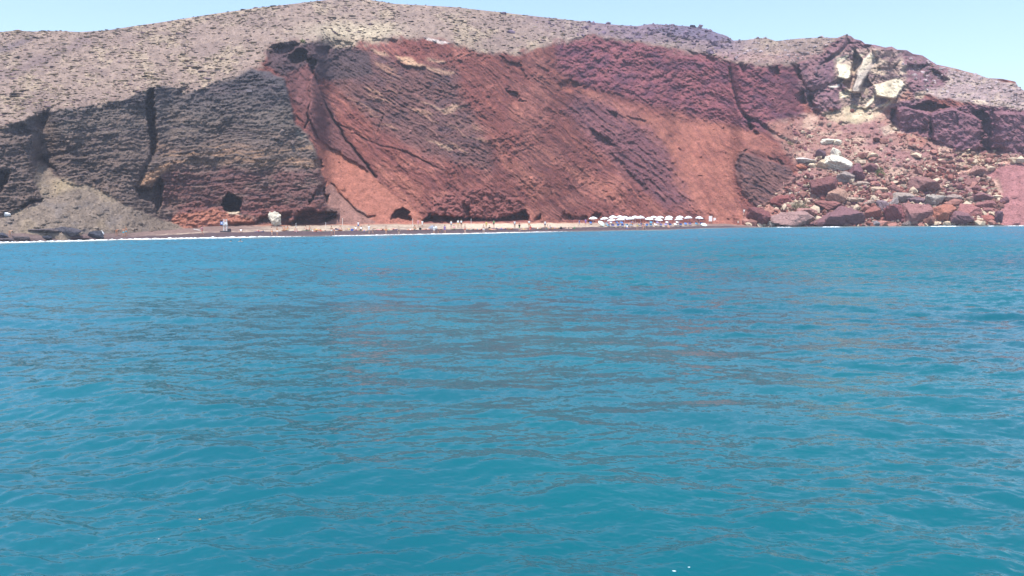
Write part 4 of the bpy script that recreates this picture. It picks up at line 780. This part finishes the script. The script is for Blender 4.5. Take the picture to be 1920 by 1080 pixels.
ORD = ['first','second','third','fourth','fifth','sixth','seventh','eighth','ninth','tenth','eleventh','twelfth','thirteenth','fourteenth','fifteenth','sixteenth','seventeenth','eighteenth','nineteenth','twentieth','twenty-first','twenty-second','twenty-third']
SPAN = {2: 'past the pale rock', 3: 'below the scree chute', 4: 'below the arch cave', 5: 'below the long undercut', 6: 'among the parasols'}
cnt = {}
TOWELS = []
for k, (px, fy, ps_, sw, tp, rz, zn) in enumerate(sorted(PEOPLE)):
    key = (ps_, sw, tp, zn); wear = f'{tp} shirt and {sw} shorts' if tp and tp != sw else (f'{sw} clothes' if tp else f'{sw} swimwear')
    zi = cnt[zn] = cnt.get(zn, -1) + 1
    lab = MANUAL.get(px) or f'person {ps_} in {wear} {SPAN.get(zn, "")}, {ORD[zi]} from left'
    loc = on_beach(px, fy); r = person(loc, ps_, sw, lab, tp, math.radians(rz), random.uniform(.94, 1.08), seed=k * 3 + 1)
    if ps_ in ('lying', 'sitting') and px != 452: TOWELS.append((px, loc, rz if ps_ == 'lying' else rz + 90, ps_, sw, zn, lab))
for nm, px, py, ps_, sw, tp, hr, rz in (('person in a white top climbing the rocks above the low red boulder', 1394, 404, 'walking', 'grey', 'white', 'black', 150), ('hiker in white top and blue shorts sitting between crescent outcrop and tall brown boulder', 1480, 366, 'sitting', 'blue', 'white', 'black', 20),
                                 ('hiker in turquoise seated right beside the tall brown boulder', 1497, 365, 'sitting', 'turquoise', 'turquoise', 'white', -20), ('person in pink standing on the slope edge of the crescent outcrop', 1468, 352, 'standing', 'pink', 'pink', None, 60)):
    person(Vector(surf(px, py)) + Vector((0, -.45, -.02)), ps_, sw, nm, tp, math.radians(rz), 1.0, 'hikers on the rockfall', hr, seed=px)
for px, py, lab in ((433, 453, 'swimmer with dark hair, farther from the pale rock'), (450.5, 452, 'swimmer with dark hair, nearer to the pale rock')):
    d = depth_for(px, py, 0.0); person(Vector(at(px, py, d)), 'swimming', 'navy', lab, None, .4, 1.0, 'swimmers off the beach', 'black', seed=px)

# ------------------------------------------------------------------ towels, bags and small beach gear
def box(bm, sx, sy, sz, loc=(0, 0, 0), rot=None):
    M = Matrix.Translation(loc) @ (rot.to_4x4() if rot else Matrix.Identity(4)) @ Matrix.Diagonal((sx, sy, sz, 1)); bmesh.ops.create_cube(bm, size=1, matrix=M)
def cyl(bm, r0, r1, a, b, n=8):
    a, b = Vector(a), Vector(b); d = b - a; M = Matrix.Translation((a + b) / 2) @ d.to_track_quat('Z', 'Y').to_matrix().to_4x4(); bmesh.ops.create_cone(bm, cap_ends=True, segments=n, radius1=r0, radius2=r1, depth=d.length, matrix=M)
def done(bm, name, bevel=0):
    if bevel: bmesh.ops.bevel(bm, geom=bm.edges[:], offset=bevel, segments=2, affect='EDGES')
    me = bpy.data.meshes.new(name); bm.to_mesh(me); bm.free(); return me
tx, ty = np.meshgrid(np.linspace(-.95, .95, 14), np.linspace(-.42, .42, 8)); tz = .02 + .03 * fbm(tx * 2.2, ty * 3, 2, 33)
towel_me = mesh_np('towel', np.stack([tx, ty, tz], -1).reshape(-1, 3), grid_faces(8, 14)); towel_me.materials.append(M_cloth)
TC = ['white', 'blue', 'yellow', 'turquoise', 'pink', 'orange', 'white', 'red', 'green']
seen = {}
for k, (px, loc, rz, ps_, sw, zn, lab) in enumerate(TOWELS):
    c = TC[(k * 4 + 1) % len(TC)]; zi = seen[zn] = seen.get(zn, -1) + 1
    who = 'under the red clad sunbather before the pale rock' if zn == 1 else f'{ORD[zi]} towel {SPAN[zn]}, under someone {ps_}'
    o = obj('beach_towel', towel_me, label=f'{c} beach towel, {who}', cat='towel', group='beach towels', color=COLS[c], loc=loc + Vector((0, 0, .01)), rotz=math.radians(rz))
def bag_mesh():
    bm = bmesh.new(); box(bm, .5, .28, .34, (0, 0, .17)); return done(bm, 'bag_body', .08)
def handle_mesh():
    bm = bmesh.new()
    pts = [(.15 * math.cos(a), 0, .32 + .16 * math.sin(a)) for a in np.linspace(0, math.pi, 7)]
    for a, b in zip(pts[:-1], pts[1:]): cyl(bm, .015, .015, a, b, 6)
    return done(bm, 'handle')
bm1, hm1 = bag_mesh(), handle_mesh(); bm1.materials.append(M_cloth); hm1.materials.append(M_cloth)
for px, py, c, s, lab in ((191, 441, 'white', 1.9, 'bulging white bag by the blue grey shore rock'), (788, 430.5, 'black', 1.2, 'black bag by the person in white below the arch cave'), (1052, 429.5, 'black', 1.3, 'black bag lying alone past the long dark undercut'), (931, 431, 'navy', 1.1, 'dark blue bag near the person in the green shirt'), (660, 433, 'blue', 1.2, 'blue bag at the foot of the red scree chute'), (690, 434.5, 'grey', 1.0, 'grey bag below the red scree chute'), (1077, 429, 'green', 1.0, 'green bag before the first parasol')):
    r = obj('beach_bag', None, label=lab, cat='bag', group='bags on the beach', loc=on_beach(px, py), rotz=px); r.scale = (s,) * 3
    obj('bag_body', bm1, None, r, color=COLS[c]); obj('handle', hm1, None, r, color=COLS[c])
# plank lying on the talus toe
bm = bmesh.new(); box(bm, 1.5, .36, .1); me = done(bm, 'surfboard', .045); 
for v in me.vertices: v.co.y *= 1 - (v.co.x / .8) ** 2 * .6
o = obj('surfboard', me, M_paint, label='pale board lying at the toe of the talus', cat='board', color=(.75, .74, .7), loc=on_beach(370, 432) + Vector((0, 0, .12))); o.rotation_euler = (.15, .16, .1)
# white marker poles at the back of the beach
for px, y0, y1, lab in ((555.5, 436, 419, 'thin white pole just past the pale rock'), (611, 430, 418, 'white pole before the red scree chute'), (642.5, 424, 410, 'thin white pole on the brown scree fan'), (774, 426, 411, 'thin pole beside the arch cave'), (883.5, 428, 411, 'white pole in front of the long dark undercut')):
    b = on_beach(px, y0); h = (y0 - y1) * b.y / FPX; r = obj('marker_pole', None, label=lab, cat='pole', group='white poles on the beach', loc=b)
    bm = bmesh.new(); cyl(bm, .045, .04, (0, 0, -.2), (0, 0, h)); obj('shaft', done(bm, 'shaft'), M_paint, r, color=(.75, .72, .66))
    bm = bmesh.new(); bmesh.ops.create_icosphere(bm, subdivisions=2, radius=.075, matrix=Matrix.Translation((0, 0, h))); obj('cap', done(bm, 'cap'), M_paint, r, color=(.75, .72, .66))
# beach stand with blue board
b = on_beach(423, 435); st = obj('beach_stand', None, label='white posted beach stand with a small blue board and dark base', cat='stand', loc=b)
def part(name, fn, c, parent, mat=M_paint):
    bm = bmesh.new(); fn(bm); return obj(name, done(bm, name), mat, parent, color=c)
for sx_ in (-.32, .32):
    for sy_ in (-.3, .3): part('post', lambda bm: cyl(bm, .05, .05, (sx_, sy_, 0), (sx_ * .8, sy_ * .8, 2.55)), (.78, .78, .76), st)
part('platform', lambda bm: box(bm, .8, .8, .08, (0, 0, 1.35)), (.5, .5, .5), st); part('backrest', lambda bm: box(bm, .6, .06, .5, (0, .3, 1.75)), (.72, .72, .7), st)
bd = part('board', lambda bm: box(bm, .55, .05, .6, (-.62, -.2, 1.75)), (.06, .2, .5), st); part('emblem', lambda bm: cyl(bm, .15, .15, (-.62, -.231, 1.75), (-.62, -.236, 1.75), 16), (.8, .8, .8), bd)
for zz in (.4, .75, 1.1): part('rung', lambda bm: cyl(bm, .025, .025, (-.3, -.3, zz), (.3, -.3, zz)), (.7, .7, .68), st)
part('base', lambda bm: (box(bm, 1.9, .9, .22, (0, 0, .11)), box(bm, .5, .6, .5, (.75, 0, .42))), (.05, .05, .06), st)
# small grey beach tent
b = on_beach(811, 430); tt_ = obj('beach_tent', None, label='low grey and white beach tent below the arch cave', cat='tent', loc=b)
def dome(bm, w, d, h):
    u = np.linspace(0, math.pi, 9); V = [[bm.verts.new((-w / 2 + w * i / 8, -d / 2 * math.cos(a) * (1 - .25 * abs(i - 4) / 4), h * math.sin(a) * (1 - (abs(i - 4) / 4) ** 2 * .55))) for a in u] for i in range(9)]
    for i in range(8):
        for j in range(8): bm.faces.new((V[i][j], V[i + 1][j], V[i + 1][j + 1], V[i][j + 1]))
part('canopy', lambda bm: dome(bm, 1.7, 1.1, .85), (.25, .27, .32), tt_, M_cloth); part('groundsheet', lambda bm: box(bm, 1.6, 1.0, .03, (0, 0, .03)), (.7, .7, .68), tt_, M_cloth)
bm = bmesh.new(); bmesh.ops.create_icosphere(bm, subdivisions=2, radius=.3, matrix=Matrix.Translation((.75, -.3, .35)) @ Matrix.Diagonal((1, .5, 1.1, 1))); obj('side_flap', done(bm, 'side_flap'), M_cloth, tt_, color=(.75, .75, .7))

# ------------------------------------------------------------------ parasols and loungers
def canopy_mesh():
    bm = bmesh.new(); N, K = 16, 5; top = bm.verts.new((0, 0, .48)); rings = []
    for k in range(1, K + 1):
        r = k / K; ring = []
        for i in range(N): a = 2 * math.pi * i / N; s = 1 if i % 2 == 0 else .965; ring.append(bm.verts.new((r * s * math.cos(a), r * s * math.sin(a), .48 * (1 - r ** 1.7) - (.03 * r if i % 2 else 0))))
        rings.append(ring)
    low = [bm.verts.new((v.co.x * 1.005, v.co.y * 1.005, v.co.z - .13)) for v in rings[-1]]
    for i in range(N):
        j = (i + 1) % N; bm.faces.new((top, rings[0][i], rings[0][j])); bm.faces.new((rings[-1][i], low[i], low[j], rings[-1][j]))
        for k in range(K - 1): bm.faces.new((rings[k][i], rings[k + 1][i], rings[k + 1][j], rings[k][j]))
    return done(bm, 'canopy')
CAN = canopy_mesh(); CAN.materials.append(M_cloth)
bm = bmesh.new(); cyl(bm, .03, .03, (0, 0, -.3), (0, 0, 2.2)); POLE = done(bm, 'pole'); POLE.materials.append(M_paint)
bm = bmesh.new(); cyl(bm, .05, .01, (0, 0, 2.32), (0, 0, 2.46)); FIN = done(bm, 'finial'); FIN.materials.append(M_paint)
RIBS = []
bm = bmesh.new(); cyl(bm, .012, .012, (0, 0, 1.75), (.9, 0, 1.9), 5); RIB = done(bm, 'rib'); RIB.materials.append(M_paint)
UMB = [(1112,409,420.5),(1133,407,422),(1149,404,420),(1162,404,420),(1146,410,425.5),(1171,405,420.5),(1181,406.5,425),(1163,408.5,425),(1191,404.5,420),(1201,404.5,423.5),(1217,407,424.5),(1225,405,419.8),(1238,405,419.8),(1235,409,424.2),(1253,408,423.8),(1254.5,404.5,419.6),(1274,404.5,419.6),(1272,408.5,423.6),(1290,405,422.4),(1311,405.5,422.2)]
def parasol(px, ty, by, lab, tilt=(0, 0), c=(.82, .83, .84), canc=None):
    b = on_beach(px, by); h = max(1.9, (by - ty) * b.y / FPX); r = obj('parasol', None, label=lab, cat='parasol', group='white parasols on the beach', loc=b); k = h / 2.38
    can = obj('canopy', CAN, None, r, color=canc or c); can.location = (0, 0, 1.88 * k); can.scale = (1.05, 1.05, k); can.rotation_euler = (tilt[0], tilt[1], px)
    q = obj('pole', POLE, None, r, color=(.7, .7, .68)); q.scale = (1, 1, k); f = obj('finial', FIN, None, r, color=(.75, .75, .75)); f.scale = (1, 1, k)
    for i in range(6): w = obj('rib', RIB, None, can, color=(.6, .6, .6)); w.rotation_euler = (0, 0, i * math.pi / 3); w.location = (0, 0, -1.75)
    return b
order = sorted(UMB, key=lambda u: -u[0]); rnd = random.Random(4)
def lounger_parts():
    bm = bmesh.new(); box(bm, .62, 1.3, .06, (0, -.25, .32)); seat = done(bm, 'seat', .02); bm = bmesh.new(); box(bm, .62, .75, .06, (0, .70, .52), Matrix.Rotation(.55, 3, 'X')); back = done(bm, 'backrest', .02)
    bm = bmesh.new(); cyl(bm, .025, .025, (0, 0, 0), (0, 0, .3)); leg = done(bm, 'leg'); return seat, back, leg
LS, LB, LG = lounger_parts(); LS.materials.append(M_cloth); LB.materials.append(M_cloth); LG.materials.append(M_paint)
for i, (px, ty, by) in enumerate(order):
    row = 'rear row' if by < 421 else 'front row'
    b = parasol(px, ty, by, f'white beach parasol in the {row}, {ORD[i]} counting from the sign boards', (rnd.uniform(-.12, .12), rnd.uniform(-.1, .1)))
    for sgn in (-1, 1):
        if by < 421 and sgn > 0: continue
        c = rnd.choice([(.08, .2, .5), (.06, .14, .4), (.7, .7, .7), (.1, .3, .45), (.3, .26, .5)]); cn = 'blue' if c[2] > .3 and c[0] < .2 else ('white' if c[0] > .5 else 'lilac')
        r = obj('sun_lounger', None, label=f'{cn} sun lounger under parasol {ORD[i]} from the sign boards, ' + ('nearer them' if sgn > 0 else 'on the far side'), cat='lounger', group='loungers under the parasols', loc=on_beach(px + sgn * 4.2, by + .4), rotz=rnd.uniform(-.25, .25))
        obj('seat', LS, None, r, color=c); obj('backrest', LB, None, r, color=c)
        for lx in (-.26, .26):
            for ly in (-.8, .3): q = obj('leg', LG, None, r, color=(.6, .6, .6)); q.location = (lx, ly, 0)
# tipped parasol and folded one on the ground
b = on_beach(1128, 425); r = obj('parasol', None, label='parasol tipped over on its side at the near end of the group', cat='parasol', group='white parasols on the beach', loc=b + Vector((0, 0, .75))); r.rotation_euler = (.5, .55, .3); can = obj('canopy', CAN, None, r, color=(.6, .72, .66)); q = obj('pole', POLE, None, r, color=(.7, .7, .68)); q.location = (0, 0, -1.9 + .1); q.scale = (1, 1, .88)
b = on_beach(1320, 423.5); r = obj('parasol', None, label='open pale green parasol canopy lying on the sand by the sign boards', cat='parasol', group='white parasols on the beach', loc=b + Vector((0, 0, .28))); r.rotation_euler = (.35, .2, 0); can = obj('canopy', CAN, None, r, color=(.62, .74, .66)); can.scale = (.85, .85, .9); q = obj('pole', POLE, None, r, color=(.7, .7, .68)); q.location = (0, 0, -.1); q.scale = (1, 1, .2)
# sign boards
for px, y0, y1, w, lab in ((1332, 405, 419, 6.2, 'larger white sign board on dark posts beyond the parasols'), (1340, 408.5, 418.5, 4.8, 'smaller white sign board beside the larger one')):
    b = on_beach(px, y1); m = b.y / FPX; h = (y1 - y0) * m; W_ = w * m; r = obj('sign_board', None, label=lab, cat='sign', group='sign boards on the beach', loc=b)
    part('panel', lambda bm: box(bm, W_, .05, h * .72, (0, 0, h * .64)), (.78, .76, .74), r)
    for s in (-1, 1): part('post', lambda bm: box(bm, .07, .07, h * 1.1, (s * W_ * .36, .07, h * .45)), (.10, .07, .06), r)
# bubbles and leaf scraps afloat
for px, py, c, s, lab in ((375, 972, (.55, .35, .14), .026, 'small brown leaf floating on the sea'), (298, 1010, (.6, .66, .68), .014, 'tiny white fleck floating below the brown leaf'), (1264, 1070, (.55, .66, .7), .03, 'largest white bubble floating at the bottom edge'), (1292, 1064, (.55, .66, .7), .02, 'smaller bubble floating next to the largest one')):
    d = depth_for(px, py, 0.02); v = rock_shape(I1V, px, 3, (), .1) * np.array([s, s * .6, s * .25]); ww = at(px, py, d); jr = int(np.argmin(np.abs(rr - math.hypot(ww[0], ww[1])))); jt = int(np.argmin(np.abs(th - math.atan2(ww[0], ww[1]))))
    ww = ww.copy(); ww[2] = Hs[jr, jt] + .004; obj('floating_fleck', mesh_np('floating_fleck', v, I1F), M_paint, label=lab, cat='fleck', group='flecks afloat', color=c, loc=ww)

# ------------------------------------------------------------------ sea air
bm = bmesh.new(); box(bm, 5200, 3600, 105, (0, 800, 105 / 2 - 3)); hz = done(bm, 'haze'); HM, hn, hl, hp = new_mat('haze_air'); hn.remove(hp)
hv = hn.new('ShaderNodeVolumePrincipled'); hv.inputs['Density'].default_value = .00042; hv.inputs['Color'].default_value = (.80, .86, 1, 1); hv.inputs['Anisotropy'].default_value = .2
hl.new(hv.outputs[0], hn['Material Output'].inputs['Volume']); obj('haze', hz, HM, kind='stuff', label='thin bluish sea haze')
